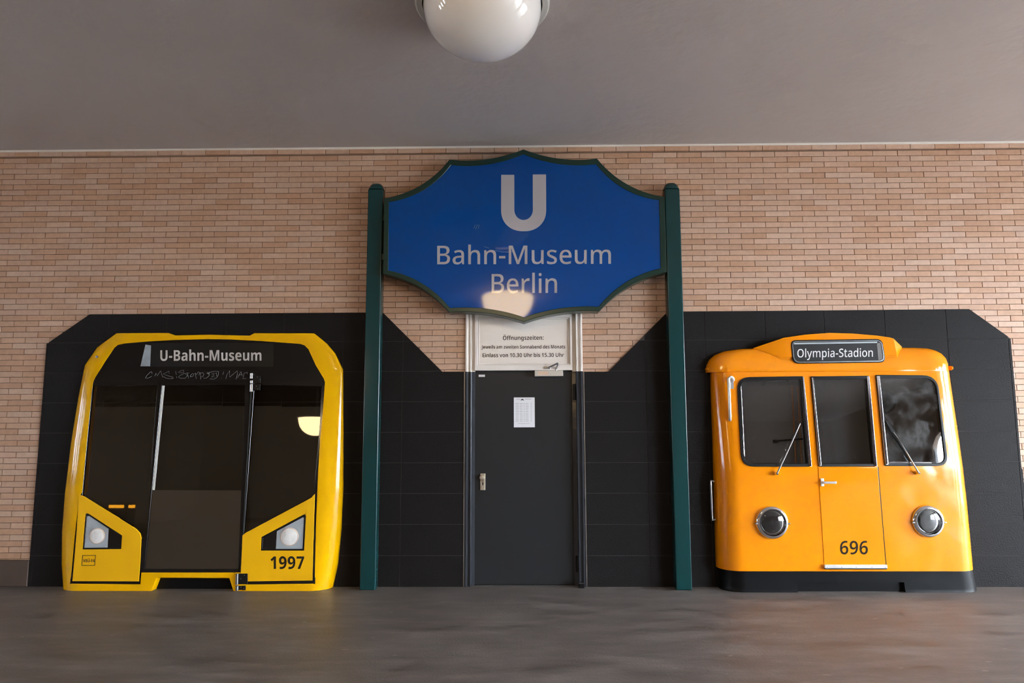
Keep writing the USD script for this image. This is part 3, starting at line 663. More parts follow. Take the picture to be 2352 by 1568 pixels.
# ------------------------------------------------------------------ steel door with transom
door = thing('door_1', kind='structure', loc=((DX0 + DX1) / 2, 0, 0))
LY, FY = 0.045, -0.006                                   # leaf and frame planes
lx0, lx1 = at(1090, 1100, LY)[0], at(1317.5, 1100, LY)[0]
lz1 = at(1200, 852, LY)[1]
zf = at(1200, 853, FY)[1]
ox0, ox1 = DX0 + 0.002, DX1 - 0.002


def frame_side(x0, x1, z0, z1, m, s):
    """One upright of the frame: a face, a step and a rebate, as a steel profile has them; s = +1 for the left one."""
    w = x1 - x0
    prof = [(0, -0.012), (0.008, -0.020), (0.020, -0.020), (0.026, -0.012), (0.30 * w, -0.006), (0.46 * w, -0.006), (0.52 * w, -0.014), (0.60 * w, -0.014), (0.66 * w, 0.02), (w, 0.03), (w, 0.10), (0, 0.10)]
    q = [((x0 + a) if s > 0 else (x1 - a), b) for a, b in prof]
    rings = [np.array([[a, b, zz] for a, b in q]) for zz in (z0, z1)]
    m_ = loft_cap(rings)
    return obj('frame_post', m_, m, door, smooth=25)


def loft_cap(rings):
    """Two like outlines joined, ends closed by earcut (outlines may be hollow-sided)."""
    n = len(rings[0])
    i = np.arange(n)
    j = np.roll(i, -1)
    tri = mapbox_earcut.triangulate_float64(np.ascontiguousarray(rings[0][:, :2]), np.array([n], np.uint32)).reshape(-1, 3).astype(int)
    f = np.vstack([np.stack([i, j, n + j], 1), np.stack([i, n + j, n + i], 1), tri[:, ::-1], tri + n])
    m = trimesh.Trimesh(np.vstack(rings), f, process=False)
    if m.volume < 0:
        m.invert()
    return m


frame_side(ox0, lx0 + 0.004, 0.0, zf, M['jamb'], 1)
frame_side(lx1 - 0.004, ox1, 0.0, zf, M['jamb'], -1)
frame_side(ox0, lx0 + 0.004, zf, DZ1 - 0.002, M['cream'], 1)
frame_side(lx1 - 0.004, ox1, zf, DZ1 - 0.002, M['cream'], -1)
leaf = obj('door_leaf', prism(sbox(lx0, 0.006, lx1, lz1), LY, LY + 0.045, 0.002), M['door'], door)
obj('light_block_panel', bx(ox0 - 0.002, ox1 + 0.002, 0.101, 0.13, 0.0, DZ1), M['ink'], door, smooth=False)  # added dark panel behind the leaf, keeps sky light out of the gaps
obj('threshold', bx(ox0 + 0.02, ox1 - 0.02, 0.02, 0.1, 0.0, 0.004), M['grout'], door, smooth=False)
px0, pz0 = at(1098, 838, 0.012)
px1, pz1 = at(1308, 729, 0.012)
tb = sbox(lx0 + 0.001, lz1 + 0.004, lx1 - 0.001, DZ1 - 0.003)
obj('transom_frame', prism(Polygon(tb.exterior.coords, [sbox(px0, pz0, px1, pz1).exterior.coords]), -0.002, 0.09, 0.002, 1), M['cream'], door)
tp = obj('transom_panel', prism(sbox(px0 - 0.004, pz0 - 0.004, px1 + 0.004, pz1 + 0.004), 0.020, 0.04), M['cream_board'], door)
bead = Polygon(sbox(px0 + 0.0005, pz0 + 0.0005, px1 - 0.0005, pz1 - 0.0005).exterior.coords, [sbox(px0 + 0.014, pz0 + 0.014, px1 - 0.014, pz1 - 0.014).exterior.coords])
obj('glazing_bead', prism(bead, 0.008, 0.0199, 0.004, 2), M['cream'], door)
TY = 0.0188
for s, w, a, b, c, d in (('Öffnungszeiten:', 'SemiBold', 1155, 1248.6, 771.2, 780.6), ('Jeweils am zweiten Sonnabend des Monats', 'SemiBold', 1106, 1298, 792.8, 800.6), ('Einlass von 10.30 Uhr bis 15.30 Uhr', 'SemiBold', 1108.6, 1295.5, 811.2, 820)):
    obj('lettering', lettering(s, w, a, b, c, d, TY, b1=d - 0.7), M['ink'], tp, smooth=False)
# lock plate and knob
a0, c1 = at(1103, 1087, LY)
a1, c0 = at(1114.5, 1125, LY)
lk = obj('lock_plate', rbox(a0, a1, LY - 0.012, LY + 0.004, c0, c1, 0.003), M['lock'], leaf)
obj('door_knob', lathe([(0.004, 0), (0.018, 0.002), (0.024, 0.010), (0.024, 0.022), (0.018, 0.03)], (a0 + 0.018, LY - 0.042, at(1108, 1096, LY)[1])), M['lock'], leaf)
obj('keyhole', prism(Polygon([(a0 + 0.022, c0 + 0.045), (a0 + 0.03, c0 + 0.045), (a0 + 0.033, c0 + 0.07), (a0 + 0.026, c0 + 0.08), (a0 + 0.019, c0 + 0.07)]), LY - 0.0125, LY - 0.005), M['ink'], leaf)
a0, c1 = at(1099.5, 860, LY)
a1, c0 = at(1114, 865.2, LY)
pl = obj('door_label', bx(a0, a1, LY - 0.002, LY + 0.001, c0, c1), M['paper'], leaf, smooth=False, label='tiny white label strip at the top corner of the door')
# closer with folding arm
a0, c1 = at(1228, 850.5, LY - 0.05)
a1, c0 = at(1293.5, 863.5, LY - 0.05)
obj('door_closer', rbox(a0, a1, LY - 0.05, LY + 0.002, c0, c1, 0.004), M['closer'], leaf)
obj('closer_plate', bx(a0 + 0.035, a0 + 0.135, LY - 0.0512, LY - 0.049, c0 + 0.012, c1 - 0.008), M['lens_rim'], leaf, smooth=False)
e0, e1, e2 = at(1277.5, 847, LY - 0.045), at(1281, 836.5, LY - 0.10), at(1259, 844, -0.03)
obj('closer_arm', [tube([(e0[0], LY - 0.045, c1 - 0.004), (e0[0], LY - 0.045, e0[1] + 0.012)], 0.009), tube([(e0[0], LY - 0.045, e0[1]), (e1[0], LY - 0.13, e1[1])], 0.008), tube([(e1[0], LY - 0.13, e1[1] + 0.01), (e2[0], -0.012, e2[1])], 0.008),
                   rbox(e2[0] - 0.035, e2[0] + 0.02, -0.02, 0.0, e2[1] - 0.012, e2[1] + 0.012, 0.004)], M['steel'], leaf)
for py in ((881, 919), (1275, 1314)):
    xh, zt = at(1320 + (py[0] - 880) / 395 * 7, py[0], 0.02)
    zb = at(1322, py[1], 0.02)[1]
    obj('hinge', [tube([(xh, 0.028, zb), (xh, 0.028, zt)], 0.011, 12), bx(xh - 0.022, xh + 0.018, 0.02, 0.034, zb + 0.004, zt - 0.004)], M['rubber'], door)

# notice on the door
nx0, nz1 = at(1180, 912.5, LY - 0.003)
nx1, nz0 = at(1228.5, 981, LY - 0.003)
note = thing('notice_sheet', 'white printed notice sheet taped to the dark steel door', 'notice', ((nx0 + nx1) / 2, LY - 0.002, nz0))
obj('sheet', bx(nx0, nx1, LY - 0.0022, LY - 0.0002, nz0, nz1), M['paper'], note, smooth=False)
W_, H_ = nx1 - nx0, nz1 - nz0


def bar(x0, x1, z0, z1):
    return bx(nx0 + x0 * W_, nx0 + x1 * W_, LY - 0.0026, LY - 0.0021, nz1 - z1 * H_, nz1 - z0 * H_)


rows = []
for i in range(12):
    zz = 0.195 + i * 0.0535
    for a, b in ((0.08, 0.24), (0.28, 0.43), (0.46, 0.54), (0.56, 0.71), (0.80, 0.87)):
        rows.append(bar(a, b - RNG.uniform(0, 0.02), zz, zz + 0.014))
rows += [bar(0.13, 0.32, 0.055, 0.07), bar(0.52, 0.83, 0.05, 0.068), bar(0.2, 0.76, 0.865, 0.875)]
obj('table_print', rows, M['print'], note, smooth=False)
cx = nx0 + 0.41 * W_
obj('emblem', prism(Polygon([(cx - 0.017, nz1 - 0.105 * H_), (cx - 0.008, nz1 - 0.05 * H_), (cx + 0.008, nz1 - 0.05 * H_), (cx + 0.017, nz1 - 0.105 * H_), (cx + 0.011, nz1 - 0.105 * H_), (cx + 0.006, nz1 - 0.085 * H_), (cx, nz1 - 0.095 * H_), (cx - 0.006, nz1 - 0.085 * H_), (cx - 0.011, nz1 - 0.105 * H_)]), LY - 0.0027, LY - 0.0021), M['ink'], note, smooth=False)
# door stop
sx, sz = at(1335.5, 1345, -0.02)
ds = thing('door_stop', 'small dark metal door stop on the floor at the door frame', 'door stop', (sx, -0.045, 0))
obj('block', rbox(sx - 0.026, sx + 0.026, -0.075, -0.022, 0.0, 0.042, 0.004), M['black_paint'], ds)
obj('cap', bx(sx - 0.024, sx + 0.024, -0.073, -0.024, 0.0415, 0.045), M['steel'], ds, smooth=False)

# ------------------------------------------------------------------ ceiling lamps
def lamp(name, label, x, y, z, R, ring, glass, group=None, rod=0.0, deep=0.80):
    t = thing(name, label, 'ceiling lamp', (x, y, z), group)
    prof = [(ring, 0.0), (ring, -0.022), (ring - 0.012, -0.034), (R * 1.02, -0.034), (R * 1.02, 0.0)]
    obj('mounting_ring', lathe(prof, (x, y, z), 'z', 72), M['lamp_ring'], t)
    a = np.linspace(0, math.pi / 2, 22)
    bowl = [(R * 1.0, -0.030)] + [(R * math.cos(q) ** 0.94, -0.045 - R * deep * math.sin(q)) for q in a]
    obj('globe', lathe(bowl, (x, y, z), 'z', 72), glass, t, smooth=60)
    if rod:
        obj('rod', tube([(x, y, z - 0.01), (x, y, z + rod)], 0.03), M['lamp_ring'], t)
    return t


lamp('ceiling_lamp', 'unlit white opal glass bowl lamp on the ceiling', -0.256, -2.44, H, 0.395, 0.452, M['opal'])
lamp('ceiling_lamp', 'lit bowl lamp seen mirrored in the blue sign', -0.27, -6.42, H - 0.002, 0.48, 0.535, M['lit_opal'], deep=0.98)
lamp('ceiling_lamp', 'lit bowl lamp seen mirrored in the right window of the yellow train front', -5.83, -12.7, 2.93, 0.48, 0.535, M['lit_opal'], deep=0.98, rod=H - 2.93)

# lit yellow boxes far behind on the left, mirrored in the yellow train's left window
for x0, w, lab in ((-10.66, 0.39, 'longer lit yellow box sign'), (-10.15, 0.17, 'shorter lit yellow box sign')):
    y0 = -11.4
    sb = thing('box_sign', lab + ' mirrored in the left window of the yellow train front', 'sign', (x0 + w / 2, y0, 0))
    obj('case', rbox(x0 - 0.03, x0 + w + 0.03, y0 - 0.16, y0, 0.0, 0.62, 0.01), M['hall_wall'], sb)
    obj('lit_face', bx(x0, x0 + w, y0 - 0.002, y0 + 0.006, 0.48, 0.555), M['lit_yellow'], sb, smooth=False)

# ------------------------------------------------------------------ station sign on two posts
SK, SZ0, SY = 0.035, 2.70, -0.225
sign = thing('station_sign', 'blue scalloped station sign in a green frame between two green posts', 'station sign', (0.0, -0.12, 0))


def sign_outline(c):
    tip, tr, er, fr, br, tip2, bl, fl, el, tl = c
    s = ((-11, -17, 0, -15, -9, -9, -15, 0, -17, -11))
    out = []
    for i in range(10):
        out += arc(c[i], c[(i + 1) % 10], s[i], 14 if s[i] else 1)
    return out


OUT = [(1202.3, 342.6), (1371, 363.6), (1526.5, 452), (1531.5, 624), (1376.5, 714.5), (1203.5, 739), (1031.5, 717), (880, 628.5), (882, 455), (1032.5, 366)]
INN = [(1202.3, 354.3), (1369.2, 377.3), (1514, 459.6), (1517.5, 616), (1374.8, 704.3), (1203.5, 728.5), (1033.5, 707.2), (891.8, 620.6), (893.2, 464), (1036.2, 379)]
po, pi = poly(sign_outline(OUT), SY, SK, SZ0), poly(sign_outline(INN), SY + 0.004, SK, SZ0)
obj('frame', prism(Polygon(po.exterior.coords, [pi.exterior.coords]), SY, SY + 0.165, 0.004, 1, SK, SZ0), M['green_frame'], sign, smooth=25)
face = obj('face', prism(pi.buffer(0.003), SY + 0.006, SY + 0.150, 0, 1, SK, SZ0), M['blue'], sign, smooth=25)
LYS = SY + 0.0052
u = [(1151, 401.3), (1181.2, 401.2)] + [(1202.6 + 21.2 * math.cos(a), 482 + 23 * math.sin(a)) for a in np.linspace(math.pi, 0, 18)] + [(1223.6, 400.6), (1254.2, 400.4)] \
    + [(1202.7 + 51.8 * math.copysign(abs(math.cos(a)) ** 0.9, math.cos(a)), 483 + 48 * math.sin(a) ** 0.95) for a in np.linspace(0.0, math.pi, 30)]
obj('letter', slab(u, LYS, 0.002, k=SK, z0=SZ0), M['letter'], face, smooth=False, label='large capital letter U')
obj('lettering', lettering('Bahn-Museum', 'Medium', 1004, 1403.3, 564.3, 606.8, LYS, 0.002, SK, SZ0, b1=605.6), M['letter'], face, smooth=False)
obj('lettering', lettering('Berlin', 'Medium', 1129, 1279.5, 629, 673, LYS, 0.002, SK, SZ0, b1=672.4), M['letter'], face, smooth=False)


def stroke(px, Y, r, k=0.0, z0=0.0):
    q = [at(a, b, Y, k, z0) for a, b in px]
    return tube([(x, Y + k * (z - z0), z) for x, z in q], r, 6)


obj('scratch', [stroke(p, LYS, 0.0008, SK, SZ0) for p in ([(1136, 575), (1150, 578), (1165, 579), (1179, 577)], [(1112, 566), (1124, 570)], [(1088, 524), (1092, 516)], [(1092, 527), (1097, 515)], [(1098, 525), (1101, 516)])], M['scratch'], face)
PY = -0.150
for xs, cap_z in (((845.2, 880.3, 440, 825.8, 861.3, 1344), 433.5), ((1528.2, 1563.2, 438, 1551.5, 1588.3, 1344), 432.5)):
    xa, z1 = at(xs[0], xs[2], PY)
    xb = at(xs[1], xs[2], PY)[0]
    xc, xd = at(xs[3], xs[5], PY)[0], at(xs[4], xs[5], PY)[0]
    zt = at((xs[0] + xs[1]) / 2, cap_z, PY)[1]
    x0, x1 = (xa + xc) / 2, (xb + xd) / 2
    post = obj('post', rbox(x0, x1, PY, -0.032, 0.0, zt, 0.011), M['green'], sign, smooth=40)
    cxp, cyp, rr = (x0 + x1) / 2, (PY - 0.032) / 2, (x1 - x0) / 2
    ring = []
    for s, h in ((1.02, 0.0), (1.02, 0.008), (0.96, 0.010), (0.94, 0.02), (0.82, 0.045), (0.55, 0.064), (0.05, 0.07)):
        a = np.linspace(0, 2 * math.pi, 40, endpoint=False)
        q = 0.55 if h < 0.009 else 0.75
        ring.append(np.stack([cxp + rr * s * np.sign(np.cos(a)) * np.abs(np.cos(a)) ** q, cyp + 0.062 * s * np.sign(np.sin(a)) * np.abs(np.sin(a)) ** q, np.full(40, zt + 0.001 + h)], 1))
    obj('post_cap', loft(ring), M['green'], post, smooth=40)
    sgn = 1 if cxp < 0 else -1
    for pz in (500, 590):
        zz = at(880, pz, -0.1)[1]
        e = x1 if sgn > 0 else x0
        obj('bracket', bx(min(e, e + sgn * 0.03), max(e, e + sgn * 0.03), -0.11, -0.07, zz - 0.03, zz + 0.03), M['green_frame'], post, smooth=False)

# ------------------------------------------------------------------ yellow train front
YK, YF = 0.05, -0.185
yt = thing('train_front', 'yellow modern metro train front with dark windscreen left of the door', 'train front', (-3.15, -0.1, 0))
F = lambda px: pts(px, YF, YK)
B = lambda px: pts(px, -0.03)
sil = F([(341, 1375), (90, 1375), (110, 1018), (150, 838), (190, 796), (250, 764.7),
         (386, 764), (402, 769.6), (480, 768), (573, 770.2), (584, 764.4), (720, 764.8)]) + \
    B([(751, 789), (770, 812), (787.4, 848), (788.4, 1000), (788, 1122), (784, 1215), (776, 1295), (769, 1341), (752, 1375)]) + F([(541, 1375), (526, 1328), (360, 1327)])
MASK = [(181, 1140), (187, 1130), (196, 1030), (204, 950), (209, 900), (212.5, 878), (218, 866), (240, 830), (262, 797.5), (270, 791), (287, 787.5), (340, 783), (400, 779.6), (480, 777.6), (530, 778.5), (600, 782), (690, 788.6), (700, 792), (709, 801),
        (726, 838), (744, 868), (747.3, 877), (742, 950), (736, 1012), (731.5, 1085), (727, 1200), (723.5, 1341), (566, 1343), (551.5, 1340), (551.5, 1315.5), (325.5, 1315.5), (323.5, 1342.5), (160, 1341), (170, 1232)]
PM = poly(MASK, YF, YK)
left_e = np.array(F([(144.5, 1375), (144.5, 1352), (141.5, 1300), (142, 1225), (149, 1135), (163, 1018), (180, 913), (195, 838), (224, 796), (267, 764.8), (275, 756)]))
right_e = np.array(B([(752, 1375), (763, 1352), (776, 1295), (784, 1215), (788, 1122), (788.4, 1000), (787.4, 848), (770, 812), (751, 789)]) + F([(720, 764.8), (712, 756)]))


def lf(z):
    """The left side at the wall: the traced outline is the bulge of the rounded corner, seen from the hall's middle."""
    e, ry = np.interp(z, left_e[:, 1], left_e[:, 0]), max(-(YF + YK * z) - 0.028, 0.01)
    s = -e / (YF + YK * z - EYE[1])
    return e - (0.20 + s * ry - math.hypot(0.20, ry * s))


rf = lambda z: np.interp(z, right_e[:, 1], right_e[:, 0])


def plan(x0, x1, yf, yb, rx, ry, z, n=14, m=24):
    """A front's outline seen from above: flat, with rounded corners back to the wall."""
    a = np.linspace(math.pi, 1.5 * math.pi, n)
    l = np.stack([x0 + rx + rx * np.cos(a), yf + ry + ry * np.sin(a)], 1)
    r = np.stack([x1 - rx - rx * np.cos(a[::-1]), yf + ry + ry * np.sin(a[::-1])], 1)
    mid = np.stack([np.linspace(x0 + rx, x1 - rx, m + 2)[1:-1], np.full(m, yf)], 1)
    q = np.vstack([[(x0, yb)], l, mid, r, [(x1, yb)]])
    return np.column_stack([q, np.full(len(q), z)])


zy = np.unique(np.concatenate([np.linspace(0.001, left_e[:, 1].max() - 0.01, 60), left_e[1:-1, 1], right_e[1:-1, 1]]))
zy = zy[(zy >= 0.001) & (zy < left_e[:, 1].max())]
zy = zy[np.concatenate([[True], np.diff(zy) > 0.004])]
body = merged(loft([plan(lf(z) - 0.001, rf(z) + 0.001, YF + YK * z, -0.0155, 0.20, max(-(YF + YK * z) - 0.028, 0.01), z, 18, 6) for z in zy]))
body = body ^ merged(prism(Polygon(sil), YF - 0.0005, -0.0150, 0.010, 3, YK, 0, flat=True))
body = body - merged(prism(PM.buffer(-0.004).simplify(0.0005), -0.5, 0.3))
obj('body_shell', body, M['yellow'], yt, smooth=28)
PANE_L = [(212.5, 886), (361, 885), (352, 1000), (344, 1120), (336, 1232), (324, 1238), (303, 1207), (192, 1142), (188.5, 1136), (200, 1010)]
PANE_C = [(371.5, 885), (563, 884), (559, 1000), (546.5, 1307), (331, 1307), (348, 1130)]
PANE_R = [(584, 884), (739, 886), (735, 960), (729, 1040), (720, 1138), (560, 1226)]
frm = prism(PM.difference(poly(PANE_L, YF, YK)).difference(poly(PANE_C, YF, YK)).difference(poly(PANE_R, YF, YK)), YF + 0.004, YF + 0.03, 0.0015, 1, YK)
obj('windscreen_frame', frm, M['mask'], yt, smooth=25)
for nm, q in (('windscreen_pane', PANE_L), ('windscreen_pane', PANE_C), ('windscreen_pane', PANE_R)):
    obj(nm, prism(poly(q, YF, YK).buffer(0.006), YF + 0.010, YF + 0.014, 0, 1, YK), M['dark_glass'], yt, smooth=False)
obj('perforated_film', slab([(348, 1125), (554, 1126), (548, 1309), (329, 1309)], YF + 0.017, 0.002, k=YK), M['film'], yt, smooth=False)
obj('pane_backing', slab([(196, 1000), (212, 890), (222, 845), (738, 845), (742, 890), (712, 1308), (190, 1308)], YF + 0.085, 0.004, k=YK), M['cab'], yt, smooth=False)  # added panel; its grey stands in for the hall reflected in the glass
obj('reflection_strip', slab([(373, 884), (378.5, 884), (355.5, 1125), (350, 1125)], YF + 0.0085, 0.0012, k=YK), M['pale_strip'], yt, smooth=False, label='pale upright strip standing in for a reflection at the left edge of the middle pane')  # reflection put in as a pale strip in front of the glass
# centre door edge with its rod
obj('edge_rod', [stroke([(577, 900), (570.5, 1010), (560, 1200), (553, 1314)], YF + 0.002, 0.006, YK)], M['rubber'], yt)
obj('header_rail', slab([(222, 853), (560, 849), (733, 853), (744, 869), (744.5, 874), (214.5, 877)], YF + 0.002, 0.004, 0.001, k=YK), M['mask'], yt)
disp = obj('destination_display', slab([(347.5, 787), (628, 787), (628, 842), (344.5, 842)], YF + 0.003, 0.004, k=YK), M['display'], yt, smooth=False)
obj('lettering', lettering('U-Bahn-Museum', 'Bold', 368, 600.5, 804, 828.4, YF + 0.0020, 0.0015, YK, b1=828), M['display_letter'], disp, smooth=False)
obj('blind_edge', slab([(334, 791), (347, 793), (345, 841), (322.5, 841)], YF + 0.003, 0.004, k=YK), M['blind_edge'], disp, smooth=False, label='pale end of the destination blind')
G8 = [[(245, 150), (240, 112), (215, 118), (150, 180), (118, 235), (150, 240), (200, 222), (240, 200)], [(298, 200), (322, 140), (345, 190), (412, 95), (440, 190), (460, 222)],
      [(578, 148), (570, 100), (520, 130), (455, 155), (520, 180), (640, 215), (662, 240), (600, 250), (520, 240), (470, 205)], [(700, 100), (715, 165)], [(720, 205), (722, 232)],
      [(860, 125), (850, 80), (790, 98), (745, 120), (800, 130), (890, 150), (930, 190), (880, 240), (800, 240), (755, 215), (790, 180), (850, 160)], [(905, 140), (960, 138)], [(930, 140), (950, 240)],
      [(985, 215), (990, 180), (1030, 145), (1050, 160), (1040, 195), (1000, 210), (985, 190)], [(1050, 160), (1085, 135), (1095, 250)], [(1095, 175), (1140, 110), (1165, 130), (1150, 180)],
      [(1175, 130), (1185, 255)], [(1175, 145), (1225, 130), (1245, 160), (1230, 200), (1190, 210)], [(1300, 150), (1350, 140), (1345, 190), (1290, 240), (1240, 235)], [(1310, 120), (1340, 170)],
      [(1330, 130), (1450, 105), (1530, 110), (1525, 170), (1500, 220), (1440, 255), (1360, 250)], [(1390, 160), (1440, 140), (1440, 175), (1390, 215), (1450, 205)], [(1460, 150), (1490, 135), (1495, 200)],
      [(1630, 110), (1610, 170)], [(1578, 235), (1586, 240)], [(1668, 250), (1690, 170), (1745, 95), (1745, 215), (1890, 95), (1895, 150), (1865, 260)],
      [(1895, 230), (1935, 160), (1962, 110), (1985, 190)], [(1915, 180), (1975, 165)], [(2080, 160), (2085, 125), (2025, 140), (2010, 200), (1995, 250), (2060, 240)]]
obj('scratched_writing', [stroke([(320 + a / 8.4, 840 + b / 8.4) for a, b in q], YF + 0.002, 0.0011, YK) for q in G8], M['scratch'], yt, label='thin pale handwriting scratched under the destination display')

LPAN = [(180.5, 1136), (188, 1138), (196, 1142.5), (300, 1206.5), (313, 1216), (321, 1225), (324, 1237), (322, 1280), (318.3, 1335), (165.8, 1334.5), (171, 1276), (176, 1215), (179.3, 1160)]
RPAN = [(723, 1133.5), (715.5, 1142), (705, 1148), (575, 1217.5), (565, 1222.5), (556.5, 1229), (552.8, 1316), (569, 1335), (717, 1333), (719.5, 1240)]
for px, lamp_h, tri, plate, ctr, cr in ((LPAN, 'left', [(196, 1180), (199.5, 1178.6), (204, 1180), (280, 1229.5), (278, 1260.5), (189.3, 1261.5)], [(198.5, 1186), (205, 1184), (249.5, 1214), (247, 1258), (193, 1258)], (222.8, 1231), 17.6),
                                        (RPAN, 'right', [(600.5, 1233), (696, 1182), (700, 1181), (702.5, 1184.5), (698.2, 1264), (599, 1264)], [(636, 1219.5), (696, 1187.5), (698.2, 1189), (695, 1260), (633.5, 1261)], (664.8, 1232.5), 20.2)):
    hole = poly(tri, YF - 0.004, YK)
    pan = obj('lower_panel', prism(Polygon(pts(px, YF - 0.004, YK), [hole.exterior.coords]), YF - 0.004, YF + 0.012, 0.003, 2, YK), M['yellow_panel'], yt, smooth=30)
    obj('headlight_recess', prism(hole.buffer(0.004), YF + 0.0105, YF + 0.02, 0, 1, YK), M['rubber'], pan, smooth=False)
    gask = Polygon(hole.exterior.coords, [hole.buffer(-0.014).exterior.coords])
    obj('headlight_gasket', prism(gask, YF - 0.002, YF + 0.011, 0.002, 1, YK), M['rubber'], pan)
    obj('headlight_plate', slab(plate, YF + 0.003, 0.007, k=YK), M['grey_plate'], pan, smooth=False)
    c = at(*ctr, YF, YK)
    R_ = cr * 0.00418
    yy = YF + YK * c[1]
    obj('headlight_lens', lathe([(R_ * 0.92, 0.006), (R_ * 0.92, -0.002), (R_ * 0.8, -0.006), (R_ * 0.45, -0.0095), (0.0, -0.011)], (c[0], yy, c[1]), 'y', 40), M['lens_white'], pan, smooth=50)
    obj('headlight_rim', lathe([(R_, 0.006), (R_, -0.001), (R_ * 0.96, -0.0035), (R_ * 0.915, -0.001), (R_ * 0.915, 0.004)], (c[0], yy, c[1]), 'y', 40), M['lens_rim'], pan, smooth=30)
    if lamp_h == 'right':
        obj('number', lettering('1997', 'Bold', 621.5, 698.5, 1277.5, 1306, YF - 0.0047, 0.001, YK), M['number_yellow'], pan, smooth=False)
    else:
        box_o = [(189, 1274.5), (220, 1274.3), (218, 1298.8), (187.2, 1298.8)]
        box_i = [(190.3, 1275.8), (218.7, 1275.6), (216.8, 1297.5), (188.6, 1297.5)]
        obj('class_plate', [prism(poly(box_o, YF - 0.0047, YK, 0, [box_i]), YF - 0.0047, YF - 0.0037, 0, 1, YK), lettering('VBÜ-F4', 'Bold', 190.8, 217.3, 1283.8, 1290.8, YF - 0.0047, 0.001, YK)], M['number_yellow'], pan, smooth=False)
for nm, (x0, x1, y0, y1), kn in (('hinge', (573.5, 582, 857, 899), ((857, 869), (874, 880), (882, 899))), ('hinge', (540.5, 549, 1317, 1357), ((1317, 1342), (1344, 1356)))):
    h = []
    for a, b in kn:
        p, q = at((x0 + x1) / 2, a, YF - 0.012, YK), at((x0 + x1) / 2, b, YF - 0.012, YK)
        h.append(tube([(p[0], YF - 0.012 + YK * p[1], max(q[1], 0.004)), (p[0], YF - 0.012 + YK * p[1], p[1])], 0.014, 14))
    hg = obj('hinge', h, M['steel'], yt)
    plates = [[(x1 - 2, y0 + 4), (x1 + 17, y0 + 6), (x1 + 17, y0 + 22), (x1 - 2, y0 + 21)]] if y0 < 1000 else [[(x1 - 2, 1317), (568.5, 1317), (568.5, 1341.5), (x1 - 2, 1341.5)], [(x1 - 2, 1345), (564, 1345), (564, 1354.5), (x1 - 2, 1354.5)]]
    if y0 < 1000:
        plates.append([(x1 - 2, 881), (x1 + 16, 882), (x1 + 15, 896), (x1 - 2, 896)])
    obj('hinge_plate', [slab(p, YF - 0.011, 0.006, 0.001, k=YK) for p in plates], M['rubber'], hg)
    sc = [(592, 866), (598, 872), (590, 887), (593, 893)] if y0 < 1000 else [(562.5, 1320.5), (554.5, 1328), (555, 1347.5), (561, 1350)]
    obj('hinge_screw', [lathe([(0.004, 0.003), (0.004, -0.001), (0.002, -0.002)], (at(a, b, YF, YK)[0], YF - 0.0115 + YK * at(a, b, YF, YK)[1], at(a, b, YF, YK)[1]), 'y', 10) for a, b in sc], M['steel'], hg)
c = at(222.5, 819, YF, YK)
obj('roof_bolt', lathe([(0.013, 0.004), (0.013, -0.002), (0.007, -0.003), (0.006, 0.0)], (c[0], YF + YK * c[1], c[1]), 'y', 20), M['steel'], yt)
gap = slab([(338, 1355.5), (362, 1327), (525, 1327), (540, 1355.5)], -0.10, 0.085)
gap.vertices[:, 2] = np.maximum(gap.vertices[:, 2], 0.001)
obj('coupler_recess', gap, M['black_paint'], yt, smooth=False)

# ------------------------------------------------------------------ orange train front
OY, OK_ = -0.232, 0.085
OZ = at(1950, 1078, OY)[1]
ot = thing('train_front', 'orange vintage metro train front with round headlights right of the door', 'train front', (3.05, -0.12, 0))


def oy(z):
    return OY + OK_ * max(z - OZ, 0)


LEFT_PX = [(1632, 848), (1633, 900), (1636.5, 1000), (1640.5, 1150), (1645.5, 1312)]
RIGHT_PX = [(2188, 848), (2194.5, 900), (2207, 1000), (2224, 1150), (2239, 1312)]
lz = np.array([at(a, b, -0.03) for a, b in LEFT_PX])
rz = np.array([at(a, b, -0.12) for a, b in RIGHT_PX])
xl = lambda z: np.interp(z, lz[::-1, 1][::-1][::-1] if False else np.sort(lz[:, 1]), lz[np.argsort(lz[:, 1]), 0])
xr = lambda z: np.interp(z, np.sort(rz[:, 1]), rz[np.argsort(rz[:, 1]), 0])


z_bot, z_gut = at(1950, 1311.5, OY)[1], at(1910, 849, OY + OK_ * 1.08)[1]
zs = np.concatenate([np.linspace(z_bot, OZ, 14), np.linspace(OZ, z_gut + 0.01, 20)[1:]])


def body_loft(d, yb, zs):
    return loft([plan(xl(z) + d, xr(z) - d, oy(z) + d, yb, 0.19 - d * 0.5, -oy(z) - 0.045 - d * 0.6, z) for z in zs])


outer, inner = merged(body_loft(0.0, -0.0155, zs)), merged(body_loft(0.028, 0.05, np.concatenate([[z_bot - 0.05], zs[1:-1], [z_gut + 0.1]])))
WIN = {
    'left': (rounded([(1692.5, 866, 30), (1844, 863.5, 1.5), (1862, 1071.5, 1.5), (1703.5, 1071.5, 30)]), rounded([(1699.5, 873.5, 24), (1838, 870.5, 1), (1855, 1064.5, 1), (1709.5, 1064.5, 24)])),
    'middle': (rounded([(1862, 864, 1.5), (1996.5, 862.5, 1.5), (2015, 1071, 1.5), (1880.5, 1071.5, 1.5)]), rounded([(1870, 871, 1), (1989, 869.5, 1), (2006.5, 1064.5, 1), (1888, 1065, 1)])),
    'right': (rounded([(2011.5, 860.5, 1.5), (2153, 861.5, 34), (2179, 1070, 26), (2033, 1070, 1.5)]), rounded([(2021, 867.5, 1), (2148.5, 868, 28), (2172, 1063.5, 20), (2040, 1063.5, 1)])),
}
WY = OY - 0.012
